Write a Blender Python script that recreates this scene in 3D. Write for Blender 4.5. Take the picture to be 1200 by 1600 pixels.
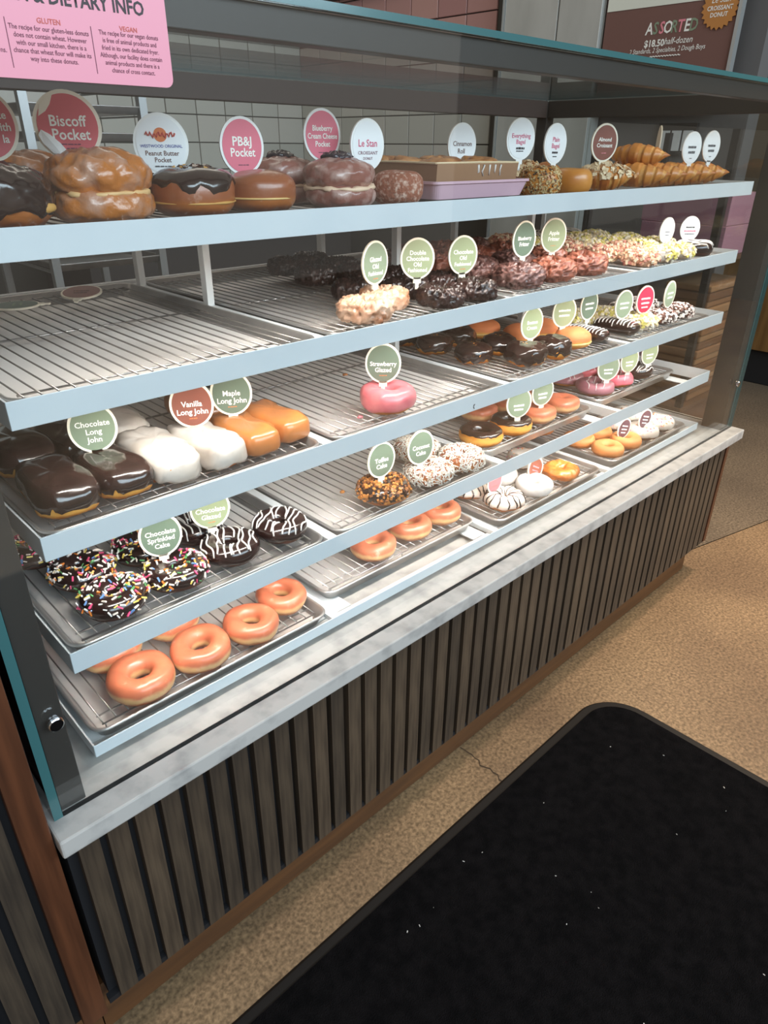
import bpy, bmesh, math, random
from mathutils import Vector, Matrix, noise
PI = math.pi
for o in list(bpy.data.objects): bpy.data.objects.remove(o)
scn = bpy.context.scene
COL = scn.collection

# ------------------------------------------------------------------ camera, world, lights, exposure
cam_d = bpy.data.cameras.new('camera'); cam = bpy.data.objects.new('camera', cam_d); COL.objects.link(cam)
YAW, PITCH, ROLL, FPX = 0.7678, 0.4854, 0.0092, 1083.75
cam.location = (-0.208, -0.8253, 1.3586)
fw = Vector((math.sin(YAW)*math.cos(PITCH), math.cos(YAW)*math.cos(PITCH), -math.sin(PITCH)))
rt = Vector((math.cos(YAW), -math.sin(YAW), 0)); up = rt.cross(fw)
r2 = math.cos(ROLL)*rt + math.sin(ROLL)*up; u2 = -math.sin(ROLL)*rt + math.cos(ROLL)*up
cam.rotation_euler = Matrix((r2, u2, -fw)).transposed().to_euler()
cam_d.sensor_fit = 'VERTICAL'; cam_d.sensor_height = 32.0; cam_d.lens = 32.0*FPX/1600.0
cam_d.clip_start = 0.02; cam_d.clip_end = 60
scn.camera = cam

w = bpy.data.worlds.new('world'); scn.world = w; w.use_nodes = True
w.node_tree.nodes['Background'].inputs[0].default_value = (1.0, 0.90, 0.79, 1)
w.node_tree.nodes['Background'].inputs[1].default_value = 0.24

def area(name, loc, target, sx, sy, energy, color, spread=None):
    d = bpy.data.lights.new(name, 'AREA'); d.shape = 'RECTANGLE'; d.size = sx; d.size_y = sy
    d.energy = energy; d.color = color
    if spread: d.spread = spread
    o = bpy.data.objects.new(name, d); COL.objects.link(o); o.location = loc
    o.rotation_euler = (Vector(target)-Vector(loc)).to_track_quat('-Z', 'Y').to_euler()
    return o
area('shopfront_daylight', (1.0, -3.9, 2.95), (0.8, 0, 0.9), 6.0, 1.6, 200, (0.70, 0.87, 1.0))
area('ceiling_lamp_light', (2.6, -1.0, 2.9), (2.4, -0.75, 0), 0.9, 0.9, 17, (1.0, 0.76, 0.5), 1.5)
area('kitchen_ceiling_light', (1.6, 2.2, 3.0), (1.6, 2.2, 0), 2.0, 1.0, 7, (1.0, 0.9, 0.8))

scn.view_settings.view_transform = 'Standard'; scn.view_settings.look = 'None'
scn.view_settings.gamma = 1.0; scn.view_settings.use_curve_mapping = False
scn.view_settings.exposure = 0.55
try:
    scn.cycles.transparent_max_bounces = 16
    scn.cycles.max_bounces = 8
except Exception: pass

# ------------------------------------------------------------------ materials
MATS = {}
def lin(c):
    return tuple((x/12.92 if x <= 0.04045 else ((x+0.055)/1.055)**2.4) for x in c)
def rgb(r, g, b): return lin((r/255, g/255, b/255)) + (1,)
def mat(name, col, rough=0.5, metal=0.0, col2=None, scale=20, detail=4, bump=0.0, bscale=None, coat=0.0,
        sss=0.0, sheen=0.0, emit=None, stretch=None, lo=0.35, hi=0.65, spec=0.5):
    if name in MATS: return MATS[name]
    m = bpy.data.materials.new(name); m.use_nodes = True; nt = m.node_tree; b = nt.nodes['Principled BSDF']
    b.inputs['Base Color'].default_value = col; b.inputs['Roughness'].default_value = rough
    b.inputs['Metallic'].default_value = metal; b.inputs['Coat Weight'].default_value = coat
    b.inputs['Coat Roughness'].default_value = 0.12; b.inputs['Specular IOR Level'].default_value = spec
    if sss:
        b.inputs['Subsurface Weight'].default_value = sss; b.inputs['Subsurface Radius'].default_value = (0.01, 0.005, 0.003)
        b.inputs['Subsurface Scale'].default_value = 0.6
    if sheen: b.inputs['Sheen Weight'].default_value = sheen
    if emit: b.inputs['Emission Color'].default_value = emit[0]; b.inputs['Emission Strength'].default_value = emit[1]
    if col2 or bump:
        tc = nt.nodes.new('ShaderNodeTexCoord'); mp = nt.nodes.new('ShaderNodeMapping')
        nt.links.new(tc.outputs['Object'], mp.inputs['Vector'])
        if stretch: mp.inputs['Scale'].default_value = stretch
    if col2:
        n = nt.nodes.new('ShaderNodeTexNoise'); n.inputs['Scale'].default_value = scale; n.inputs['Detail'].default_value = detail
        nt.links.new(mp.outputs[0], n.inputs['Vector'])
        r = nt.nodes.new('ShaderNodeValToRGB'); r.color_ramp.elements[0].position = lo; r.color_ramp.elements[1].position = hi
        r.color_ramp.elements[0].color = col; r.color_ramp.elements[1].color = col2
        nt.links.new(n.outputs['Fac'], r.inputs[0]); nt.links.new(r.outputs[0], b.inputs['Base Color'])
    if bump:
        n2 = nt.nodes.new('ShaderNodeTexNoise'); n2.inputs['Scale'].default_value = bscale or scale; n2.inputs['Detail'].default_value = 5
        nt.links.new(mp.outputs[0], n2.inputs['Vector'])
        bp = nt.nodes.new('ShaderNodeBump'); bp.inputs['Strength'].default_value = bump; bp.inputs['Distance'].default_value = 0.006
        nt.links.new(n2.outputs['Fac'], bp.inputs['Height']); nt.links.new(bp.outputs[0], b.inputs['Normal'])
    MATS[name] = m
    return m

def dough_mat(name, low, band, top, rough=0.45, coat=0.0, z0=0.008, z1=0.014, z2=0.019, z3=0.025, nz=60, amt=0.25, flake=None):
    """fried dough: browned underside, pale proofing line, browned top; bands follow the crust height"""
    if name in MATS: return MATS[name]
    m = bpy.data.materials.new(name); m.use_nodes = True; nt = m.node_tree; b = nt.nodes['Principled BSDF']
    tc = nt.nodes.new('ShaderNodeTexCoord'); sx = nt.nodes.new('ShaderNodeSeparateXYZ')
    n = nt.nodes.new('ShaderNodeTexNoise'); n.inputs['Scale'].default_value = nz; n.inputs['Detail'].default_value = 4
    nt.links.new(tc.outputs['Object'], n.inputs['Vector']); nt.links.new(tc.outputs['Object'], sx.inputs[0])
    ma = nt.nodes.new('ShaderNodeMath'); ma.operation = 'MULTIPLY_ADD'; ma.inputs[1].default_value = 0.010; 
    nt.links.new(n.outputs['Fac'], ma.inputs[0]); nt.links.new(sx.outputs['Z'], ma.inputs[2])
    mr = nt.nodes.new('ShaderNodeMapRange'); mr.inputs['From Min'].default_value = 0; mr.inputs['From Max'].default_value = 0.05
    nt.links.new(ma.outputs[0], mr.inputs['Value'])
    r = nt.nodes.new('ShaderNodeValToRGB'); e = r.color_ramp.elements
    e[0].position = (z0+.005)/0.05; e[0].color = low; e[1].position = (z1+.005)/0.05; e[1].color = band
    x = e.new((z2+.005)/0.05); x.color = band; x = e.new((z3+.005)/0.05); x.color = top
    nt.links.new(mr.outputs[0], r.inputs[0])
    n2 = nt.nodes.new('ShaderNodeTexNoise'); n2.inputs['Scale'].default_value = 35; n2.inputs['Detail'].default_value = 5
    nt.links.new(tc.outputs['Object'], n2.inputs['Vector'])
    mx = nt.nodes.new('ShaderNodeMix'); mx.data_type = 'RGBA'; mx.blend_type = 'MULTIPLY'; mx.inputs[0].default_value = amt
    nt.links.new(r.outputs[0], mx.inputs[6]); nt.links.new(n2.outputs['Fac'], mx.inputs[7])
    hs = nt.nodes.new('ShaderNodeHueSaturation'); hs.inputs['Saturation'].default_value = 1.05; hs.inputs['Value'].default_value = 1+amt*.6
    nt.links.new(mx.outputs[2], hs.inputs['Color']); nt.links.new(hs.outputs[0], b.inputs['Base Color'])
    if flake:
        n5 = nt.nodes.new('ShaderNodeTexNoise'); n5.inputs['Scale'].default_value = 38; n5.inputs['Detail'].default_value = 8; n5.inputs['Roughness'].default_value = 0.7
        nt.links.new(tc.outputs['Object'], n5.inputs['Vector'])
        rp = nt.nodes.new('ShaderNodeValToRGB'); rp.color_ramp.elements[0].position = .60; rp.color_ramp.elements[1].position = .70
        nt.links.new(n5.outputs['Fac'], rp.inputs[0])
        fm = nt.nodes.new('ShaderNodeMix'); fm.data_type = 'RGBA'; fm.inputs[7].default_value = flake
        sc = nt.nodes.new('ShaderNodeMath'); sc.operation = 'MULTIPLY'; sc.inputs[1].default_value = 0.55
        nt.links.new(rp.outputs[0], sc.inputs[0]); nt.links.new(sc.outputs[0], fm.inputs[0]); nt.links.new(hs.outputs[0], fm.inputs[6]); nt.links.new(fm.outputs[2], b.inputs['Base Color'])
    b.inputs['Roughness'].default_value = rough; b.inputs['Coat Weight'].default_value = coat; b.inputs['Coat Roughness'].default_value = 0.15
    b.inputs['Subsurface Weight'].default_value = 0.06; b.inputs['Subsurface Radius'].default_value = (0.01, 0.005, 0.002); b.inputs['Subsurface Scale'].default_value = 0.5
    bp = nt.nodes.new('ShaderNodeBump'); bp.inputs['Strength'].default_value = 0.35; bp.inputs['Distance'].default_value = 0.004
    nt.links.new(n2.outputs['Fac'], bp.inputs['Height']); nt.links.new(bp.outputs[0], b.inputs['Normal'])
    MATS[name] = m; return m

def glass_mat(name, tint, refl=1.0):
    if name in MATS: return MATS[name]
    m = bpy.data.materials.new(name); m.use_nodes = True; nt = m.node_tree
    for n in list(nt.nodes): nt.nodes.remove(n)
    out = nt.nodes.new('ShaderNodeOutputMaterial'); mix = nt.nodes.new('ShaderNodeMixShader')
    tr = nt.nodes.new('ShaderNodeBsdfTransparent'); tr.inputs[0].default_value = tint
    gl = nt.nodes.new('ShaderNodeBsdfGlossy'); gl.inputs['Roughness'].default_value = 0.0; gl.inputs['Color'].default_value = (refl, refl, refl, 1)
    fr = nt.nodes.new('ShaderNodeFresnel'); ge = nt.nodes.new('ShaderNodeNewGeometry')
    ma = nt.nodes.new('ShaderNodeMath'); ma.operation = 'MULTIPLY_ADD'      # same index seen from both faces of the sheet
    ma.inputs[1].default_value = 1/1.5-1.5; ma.inputs[2].default_value = 1.5
    nt.links.new(ge.outputs['Backfacing'], ma.inputs[0]); nt.links.new(ma.outputs[0], fr.inputs['IOR'])
    nt.links.new(fr.outputs[0], mix.inputs[0]); nt.links.new(tr.outputs[0], mix.inputs[1]); nt.links.new(gl.outputs[0], mix.inputs[2])
    nt.links.new(mix.outputs[0], out.inputs[0]); MATS[name] = m; return m

M_glass = glass_mat('clear_glass', (0.975, 0.985, 0.98, 1))
M_edge = mat('green_glass_edge', rgb(58, 100, 102), 0.25, coat=0.4)
M_white = mat('white_powder_coat', rgb(226, 228, 228), 0.4, col2=rgb(217, 219, 220), scale=6)
M_lip = mat('ice_blue_white_paint', rgb(210, 219, 225), 0.4, col2=rgb(203, 213, 220), scale=6)
M_steel = mat('sheet_pan_steel', rgb(232, 227, 223), 0.45, 0.12, col2=rgb(216, 211, 207), scale=9, detail=6, bump=0.05, bscale=120)
M_wire = mat('rack_wire', rgb(156, 152, 149), 0.28, 0.85)
M_chrome = mat('chrome', rgb(210, 210, 212), 0.12, 1.0)
M_frame = mat('dark_grey_metal', rgb(62, 58, 55), 0.45, 0.1)
M_brown = mat('bronze_brown_metal', rgb(78, 66, 62), 0.5, 0.1)
M_marble = mat('grey_marble', rgb(180, 177, 173), 0.3, col2=rgb(146, 144, 142), scale=26, detail=9, lo=0.45, hi=0.75)
M_slat = mat('dark_stained_slat', rgb(68, 57, 46), 0.55, col2=rgb(48, 40, 33), scale=14, stretch=(9, 9, 0.5), detail=6, bump=0.15)
M_black = mat('black_backing', rgb(18, 18, 22), 0.7)
M_wood = mat('walnut_trim', rgb(92, 54, 34), 0.4, col2=rgb(66, 38, 24), scale=8, stretch=(8, 8, 0.5), detail=6)
M_plinth = mat('brown_plinth', rgb(94, 60, 32), 0.45, col2=rgb(76, 48, 26), scale=5, stretch=(0.6, 8, 8))
M_cream = mat('cream_foamboard', rgb(240, 232, 214), 0.6)
M_wsign = mat('white_foamboard', rgb(238, 238, 236), 0.5)
F = {'green': mat('sage_print', rgb(124, 138, 116), 0.45), 'dgreen': mat('dark_sage_print', rgb(98, 114, 98), 0.45),
     'red': mat('coral_print', rgb(214, 104, 112), 0.45), 'pink': mat('rose_print', rgb(222, 112, 132), 0.45),
     'brown': mat('brown_print', rgb(128, 72, 58), 0.45), 'white': mat('white_print', rgb(236, 238, 240), 0.4),
     'crimson': mat('crimson_print', rgb(206, 44, 72), 0.45), 'plum': mat('plum_print', rgb(84, 54, 66), 0.45),
     'lgreen': mat('light_sage_print', rgb(146, 156, 122), 0.45)}
M_txt = mat('white_ink', rgb(246, 244, 236), 0.5)
INK = {'w': M_txt, 'k': mat('black_ink', rgb(40, 28, 34), 0.5), 'p': mat('pink_ink', rgb(206, 76, 116), 0.5),
       'b': mat('brown_ink', rgb(96, 52, 40), 0.5), 'n': mat('navy_ink', rgb(52, 64, 150), 0.5), 'g': mat('grey_ink', rgb(92, 92, 96), 0.5),
       'o': mat('orange_ink', rgb(214, 120, 70), 0.5), 'r': mat('rust_ink', rgb(196, 92, 82), 0.5), 'm': mat('mauve_ink', rgb(118, 60, 82), 0.5),
       'pk': mat('blush_ink', rgb(232, 140, 152), 0.5), 'gr': mat('sage_ink', rgb(134, 150, 124), 0.5)}
M_glaz = dough_mat('sugar_glazed_dough', rgb(166, 102, 74), rgb(216, 174, 128), rgb(190, 114, 88), 0.36, 0.3, z0=.008, z1=.014, z2=.019, z3=.025, amt=.55, flake=rgb(232, 200, 182))
M_raised = dough_mat('golden_fried_dough', rgb(182, 108, 46), rgb(224, 164, 88), rgb(204, 134, 66), 0.5)
M_brownd = dough_mat('brown_fried_dough', rgb(132, 72, 42), rgb(170, 104, 60), rgb(152, 90, 60), 0.35, 0.5, flake=rgb(196, 156, 136))
M_cake = dough_mat('plain_cake_dough', rgb(168, 100, 58), rgb(202, 132, 82), rgb(206, 136, 88), 0.6)
M_choccake = mat('chocolate_cake_dough', rgb(92, 56, 40), 0.7, col2=rgb(70, 42, 32), scale=60, bump=0.3)
M_choc = mat('chocolate_icing', rgb(48, 30, 26), 0.2, coat=0.7, col2=rgb(38, 24, 21), scale=30, spec=0.5)
M_chocb = mat('milk_chocolate_icing', rgb(84, 50, 38), 0.25, coat=0.5, col2=rgb(66, 38, 30), scale=20)
M_maple = mat('maple_icing', rgb(174, 110, 62), 0.28, coat=0.5, col2=rgb(190, 116, 58), scale=25)
M_van = mat('vanilla_icing', rgb(206, 198, 190), 0.28, coat=0.4, col2=rgb(188, 176, 164), scale=25, bump=0.35, bscale=28)
M_pinki = mat('strawberry_icing', rgb(216, 106, 118), 0.3, coat=0.4, col2=rgb(226, 128, 132), scale=45, bump=0.2, bscale=60)
M_pinki2 = mat('bright_pink_icing', rgb(224, 98, 116), 0.3, coat=0.4, col2=rgb(230, 116, 128), scale=25)
M_purp = mat('blueberry_icing', rgb(150, 92, 104), 0.3, coat=0.4, col2=rgb(168, 110, 120), scale=30)
M_powder = mat('powdered_sugar', rgb(208, 204, 201), 0.9, col2=rgb(186, 178, 170), scale=35, lo=.55, hi=.8)
M_drz = mat('white_drizzle', rgb(228, 222, 217), 0.35)
M_of = mat('glazed_old_fashioned', rgb(226, 186, 158), 0.35, coat=0.5, col2=rgb(178, 116, 80), scale=28, detail=6, lo=.46, hi=.68, bump=0.4, bscale=50)
M_ofo = mat('orange_old_fashioned', rgb(212, 130, 56), 0.35, coat=0.5, col2=rgb(186, 100, 40), scale=30, bump=0.3)
M_dof = mat('chocolate_old_fashioned', rgb(40, 26, 24), 0.3, coat=0.5, col2=rgb(66, 44, 40), scale=30, bump=0.5, bscale=60)
M_frit = mat('apple_fritter', rgb(116, 62, 46), 0.35, coat=0.5, col2=rgb(184, 114, 92), scale=32, detail=6, bump=0.5, bscale=50)
M_fritd = mat('blueberry_fritter', rgb(88, 58, 54), 0.35, coat=0.5, col2=rgb(142, 102, 94), scale=32, detail=6, bump=0.5, bscale=50)
M_crois = mat('croissant_crust', rgb(210, 138, 64), 0.42, col2=rgb(172, 98, 44), scale=26, detail=5, coat=0.25, bump=0.2, bscale=70)
M_bisc = mat('laminated_glazed_dough', rgb(186, 112, 50), 0.3, col2=rgb(186, 138, 112), scale=38, detail=9, lo=.48, hi=.66, coat=0.6, bump=0.5, bscale=60)
M_blue = mat('sugar_iced_lamination', rgb(146, 92, 80), 0.35, col2=rgb(206, 176, 166), scale=34, detail=6, lo=.5, hi=.7, coat=0.5, bump=0.3, bscale=50)
M_sug = mat('cinnamon_sugar_crust', rgb(152, 90, 66), 0.8, col2=rgb(222, 190, 172), scale=150, detail=6, lo=.5, hi=.75, bump=0.6, bscale=200)
M_sugd = dough_mat('sugared_dough', rgb(196, 116, 64), rgb(224, 172, 92), rgb(222, 140, 96), 0.7)
M_cream2 = mat('cream_filling', rgb(232, 196, 128), 0.5)
M_pbut = mat('peanut_filling', rgb(206, 156, 84), 0.5)
M_bagel = mat('plain_bagel_crust', rgb(214, 148, 72), 0.35, col2=rgb(196, 122, 52), scale=14, coat=0.3)
M_seed = [mat('seed_%s' % n, c, 0.6) for n, c in (('tan', rgb(206, 178, 128)), ('brown', rgb(166, 112, 64)), ('dark', rgb(84, 64, 48)))]
M_alm = [mat('almond_%s' % n, c, 0.55) for n, c in (('pale', rgb(236, 214, 178)), ('skin', rgb(200, 150, 104)))]
M_coc = [mat('coconut_%s' % n, c, 0.7) for n, c in (('white', rgb(222, 218, 210)), ('toast', rgb(196, 172, 150)))]
M_tof = [mat('toffee_%s' % n, c, 0.4) for n, c in (('amber', rgb(196, 128, 62)), ('brown', rgb(132, 80, 42)), ('dark', rgb(74, 48, 36)))]
M_spr = [mat('sprinkle_%s' % n, c, 0.35) for n, c in (('white', rgb(244, 240, 236)), ('pink', rgb(228, 84, 128)), ('orange', rgb(240, 140, 60)),
         ('yellow', rgb(240, 214, 110)), ('green', rgb(96, 158, 100)), ('blue', rgb(110, 150, 206)), ('cream', rgb(250, 232, 220)))]
M_crumb = [mat('crumb_%s' % n, c, 0.7) for n, c in (('cream', rgb(244, 226, 196)), ('peach', rgb(232, 182, 150)), ('rose', rgb(206, 138, 122)))]
M_crumb2 = [mat('crumb_%s' % n, c, 0.7) for n, c in (('pale', rgb(248, 240, 224)), ('lemon', rgb(226, 214, 120)), ('butter', rgb(240, 220, 180)))]
M_chip = [mat('chip_%s' % n, c, 0.55) for n, c in (('white', rgb(238, 228, 222)), ('cocoa', rgb(110, 66, 54)), ('dark', rgb(60, 38, 34)))]
M_berry = mat('blueberry_compote', rgb(38, 26, 42), 0.25, coat=0.6)
M_card = mat('brown_card', rgb(160, 122, 92), 0.75, col2=rgb(148, 112, 84), scale=8)
M_paper = mat('cream_baking_paper', rgb(228, 206, 170), 0.7)
M_lilac = mat('lilac_plastic', rgb(214, 178, 192), 0.4)
M_cinn = mat('cinnamon_roll_dough', rgb(196, 140, 88), 0.5, col2=rgb(140, 84, 48), scale=30)

# ------------------------------------------------------------------ mesh helpers
def link(o): COL.objects.link(o); return o
def mobj(name, me, parent=None, loc=(0, 0, 0), rot=(0, 0, 0), scale=None):
    o = bpy.data.objects.new(name, me); link(o); o.location = loc; o.rotation_euler = rot
    if scale is not None: o.scale = (scale,)*3 if not hasattr(scale, '__len__') else scale
    if parent: o.parent = parent
    return o
def tag(o, label, cat, group=None, kind=None):
    o['label'] = label
    if cat: o['category'] = cat
    if group: o['group'] = group
    if kind: o['kind'] = kind
    return o
def empty(name, loc=(0, 0, 0), rz=0.0):
    o = bpy.data.objects.new(name, None); link(o); o.location = loc; o.rotation_euler = (0, 0, rz); o.empty_display_size = 0.05
    return o
class MB:
    def __init__(s): s.v = []; s.f = []; s.m = []
    def add(s, vs, fs, mi=0):
        n = len(s.v); s.v += [tuple(v) for v in vs]; s.f += [tuple(i+n for i in f) for f in fs]; s.m += [mi]*len(fs)
    def box(s, x0, x1, y0, y1, z0, z1, mi=0, M=None):
        vs = [Vector((x, y, z)) for z in (z0, z1) for y in (y0, y1) for x in (x0, x1)]
        if M is not None: vs = [M @ v for v in vs]
        s.add(vs, [(0, 2, 3, 1), (4, 5, 7, 6), (0, 1, 5, 4), (2, 6, 7, 3), (0, 4, 6, 2), (1, 3, 7, 5)], mi)
    def tube(s, pts, r, n=6, mi=0, cap=True):
        pts = [Vector(p) for p in pts]; rings = []
        up0 = Vector((0, 0, 1))
        for i, p in enumerate(pts):
            t = (pts[min(i+1, len(pts)-1)]-pts[max(i-1, 0)]).normalized()
            a = t.cross(up0)
            if a.length < 1e-3: a = t.cross(Vector((1, 0, 0)))
            a.normalize(); b = t.cross(a)
            rr = r[i] if hasattr(r, '__len__') else r
            rings.append([p+rr*(math.cos(2*PI*k/n)*a+math.sin(2*PI*k/n)*b) for k in range(n)])
        vs = [v for R in rings for v in R]; fs = []
        for i in range(len(pts)-1):
            for k in range(n): fs.append((i*n+k, i*n+(k+1) % n, (i+1)*n+(k+1) % n, (i+1)*n+k))
        if cap: fs += [tuple(range(n))[::-1], tuple((len(pts)-1)*n+k for k in range(n))]
        s.add(vs, fs, mi)
    def grid(s, rows, closed_u=True, mi=0):
        nv = len(rows); nu = len(rows[0]); vs = [v for r in rows for v in r]; fs = []
        for j in range(nv-1):
            for i in range(nu if closed_u else nu-1):
                fs.append((j*nu+i, j*nu+(i+1) % nu, (j+1)*nu+(i+1) % nu, (j+1)*nu+i))
        s.add(vs, fs, mi)
    def mesh(s, name, mats, smooth=False):
        me = bpy.data.meshes.new(name); me.from_pydata(s.v, [], s.f)
        for m in (mats if isinstance(mats, (list, tuple)) else [mats]): me.materials.append(m)
        me.polygons.foreach_set('material_index', s.m)
        if smooth: me.polygons.foreach_set('use_smooth', [True]*len(s.f))
        me.update(); return me
    def obj(s, name, mats, parent=None, smooth=False, **k): return mobj(name, s.mesh(name, mats, smooth), parent, **k)
def bevel(o, wd=0.002, seg=2):
    md = o.modifiers.new('bevel', 'BEVEL'); md.width = wd; md.segments = seg; md.limit_method = 'ANGLE'; return o
def box_obj(name, b, m, parent=None, bev=0.0):
    mb = MB(); mb.box(*b); o = mb.obj(name, m, parent)
    if bev: bevel(o, bev)
    return o
def struct(o): o['kind'] = 'structure'; return o

# ------------------------------------------------------------------ key dimensions
S = [1.281, 1.102, 0.927, 0.746, 0.574]        # top edges of the five shelf lips
LX = 2.0; LIP = 0.034
MZ = 0.543; MYF = -0.100; MX0, MX1 = -0.095, 2.140
GY = -0.060; GX0, GX1 = -0.086, 2.130; GTOP = 1.508; BKY = 0.80
ORD = ['first', 'second', 'third', 'fourth']; SHN = ['top', 'second', 'third', 'fourth', 'bottom']

# ------------------------------------------------------------------ setting: floor, walls
def floor_mat(name, c1, c2, warm):
    m = bpy.data.materials.new(name); m.use_nodes = True; nt = m.node_tree; b = nt.nodes['Principled BSDF']
    tc = nt.nodes.new('ShaderNodeTexCoord')
    n1 = nt.nodes.new('ShaderNodeTexNoise'); n1.inputs['Scale'].default_value = 2.2; n1.inputs['Detail'].default_value = 6
    n2 = nt.nodes.new('ShaderNodeTexVoronoi'); n2.inputs['Scale'].default_value = 170
    n3 = nt.nodes.new('ShaderNodeTexNoise'); n3.inputs['Scale'].default_value = 120; n3.inputs['Detail'].default_value = 4
    for n in (n1, n2, n3): nt.links.new(tc.outputs['Object'], n.inputs['Vector'])
    r = nt.nodes.new('ShaderNodeValToRGB'); r.color_ramp.elements[0].color = c1; r.color_ramp.elements[1].color = c2
    r.color_ramp.elements[0].position = .35; r.color_ramp.elements[1].position = .68
    nt.links.new(n1.outputs['Fac'], r.inputs[0])
    r2 = nt.nodes.new('ShaderNodeValToRGB'); e = r2.color_ramp.elements
    e[0].position = 0.32; e[0].color = (0.42, 0.40, 0.38, 1); e[1].position = 0.64; e[1].color = (1.35, 1.32, 1.28, 1)
    nt.links.new(n3.outputs['Fac'], r2.inputs[0])
    mx = nt.nodes.new('ShaderNodeMix'); mx.data_type = 'RGBA'; mx.blend_type = 'MULTIPLY'; mx.inputs[0].default_value = 0.75
    nt.links.new(r.outputs[0], mx.inputs[6]); nt.links.new(r2.outputs[0], mx.inputs[7])
    mx2 = nt.nodes.new('ShaderNodeMix'); mx2.data_type = 'RGBA'; mx2.blend_type = 'OVERLAY'; mx2.inputs[0].default_value = 0.22
    nt.links.new(mx.outputs[2], mx2.inputs[6]); nt.links.new(n2.outputs['Distance'], mx2.inputs[7])
    hs = nt.nodes.new('ShaderNodeHueSaturation'); hs.inputs['Saturation'].default_value = warm
    sp = nt.nodes.new('ShaderNodeSeparateXYZ'); nt.links.new(tc.outputs['Object'], sp.inputs[0])
    n4 = nt.nodes.new('ShaderNodeTexNoise'); n4.inputs['Scale'].default_value = 30; n4.inputs['Detail'].default_value = 5; nt.links.new(tc.outputs['Object'], n4.inputs['Vector'])
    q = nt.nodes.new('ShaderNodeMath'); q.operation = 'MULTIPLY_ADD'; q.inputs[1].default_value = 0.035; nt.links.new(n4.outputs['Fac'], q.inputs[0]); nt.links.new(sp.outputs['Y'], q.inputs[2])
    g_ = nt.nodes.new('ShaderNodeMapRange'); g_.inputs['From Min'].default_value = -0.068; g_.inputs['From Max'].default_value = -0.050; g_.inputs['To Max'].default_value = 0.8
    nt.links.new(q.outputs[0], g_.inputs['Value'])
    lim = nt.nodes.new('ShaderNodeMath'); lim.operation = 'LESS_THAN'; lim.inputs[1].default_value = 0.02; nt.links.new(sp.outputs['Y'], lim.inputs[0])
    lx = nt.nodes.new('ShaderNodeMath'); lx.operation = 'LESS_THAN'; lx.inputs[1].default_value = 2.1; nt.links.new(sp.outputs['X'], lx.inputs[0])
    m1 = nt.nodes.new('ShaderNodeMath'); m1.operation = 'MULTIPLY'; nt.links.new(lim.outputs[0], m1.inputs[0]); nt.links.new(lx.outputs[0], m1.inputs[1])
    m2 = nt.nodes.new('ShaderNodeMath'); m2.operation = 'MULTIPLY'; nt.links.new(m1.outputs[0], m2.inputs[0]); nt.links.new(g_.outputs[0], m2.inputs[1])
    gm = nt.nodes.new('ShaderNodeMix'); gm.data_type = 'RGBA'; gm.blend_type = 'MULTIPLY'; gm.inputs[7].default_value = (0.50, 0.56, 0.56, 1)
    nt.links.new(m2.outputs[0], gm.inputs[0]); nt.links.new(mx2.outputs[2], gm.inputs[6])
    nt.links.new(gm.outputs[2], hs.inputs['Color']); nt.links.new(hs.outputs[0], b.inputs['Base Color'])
    b.inputs['Roughness'].default_value = 0.42
    bp = nt.nodes.new('ShaderNodeBump'); bp.inputs['Strength'].default_value = 0.12; bp.inputs['Distance'].default_value = 0.002
    nt.links.new(n3.outputs['Fac'], bp.inputs['Height']); nt.links.new(bp.outputs[0], b.inputs['Normal'])
    return m
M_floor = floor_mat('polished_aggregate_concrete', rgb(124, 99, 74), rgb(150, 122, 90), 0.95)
M_floor_shade = floor_mat('shade_tinted_concrete', rgb(108, 92, 74), rgb(124, 106, 84), 0.85)  # same concrete, greyed to carry the shade past the counter
# two floor pieces with a thin gap; the far one has shade coloured in
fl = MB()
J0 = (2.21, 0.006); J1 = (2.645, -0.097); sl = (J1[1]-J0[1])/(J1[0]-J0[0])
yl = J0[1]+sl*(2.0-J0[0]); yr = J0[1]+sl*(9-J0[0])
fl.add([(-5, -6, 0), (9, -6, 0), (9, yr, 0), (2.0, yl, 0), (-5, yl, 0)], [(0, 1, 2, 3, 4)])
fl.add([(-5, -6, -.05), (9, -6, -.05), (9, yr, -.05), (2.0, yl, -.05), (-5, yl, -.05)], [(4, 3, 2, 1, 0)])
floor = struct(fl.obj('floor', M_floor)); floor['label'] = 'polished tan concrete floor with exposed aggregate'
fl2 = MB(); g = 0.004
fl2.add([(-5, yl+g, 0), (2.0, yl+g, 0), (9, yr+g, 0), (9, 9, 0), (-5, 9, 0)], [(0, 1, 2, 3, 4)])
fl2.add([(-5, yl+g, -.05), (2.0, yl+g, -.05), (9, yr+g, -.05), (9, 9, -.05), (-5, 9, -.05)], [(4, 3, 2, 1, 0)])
f2 = struct(fl2.obj('floor', M_floor_shade)); f2['label'] = 'concrete floor beyond the gap, shade coloured in greyer'
sub = MB(); sub.box(-5, 9, -6, 9, -0.12, -0.055); struct(sub.obj('floor', M_black))['label'] = 'dark ground under the floor slabs'
# hairline crack from the plinth to the mat
random.seed(5)
cr = MB(); pts = []
for k in range(13):
    t = k/12; pts.append((0.830-0.004*t+random.uniform(-.006, .006), -0.037-0.145*t))
for k in range(12):
    wd = 0.0014+0.0012*random.random()
    (x0, y0), (x1, y1) = pts[k], pts[k+1]
    cr.add([(x0-wd, y0, .0005), (x0+wd, y0, .0005), (x1+wd, y1, .0005), (x1-wd, y1, .0005)], [(0, 3, 2, 1)])
cr.obj('crack', mat('crack_dark', rgb(70, 54, 38), 0.9), floor)

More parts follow.
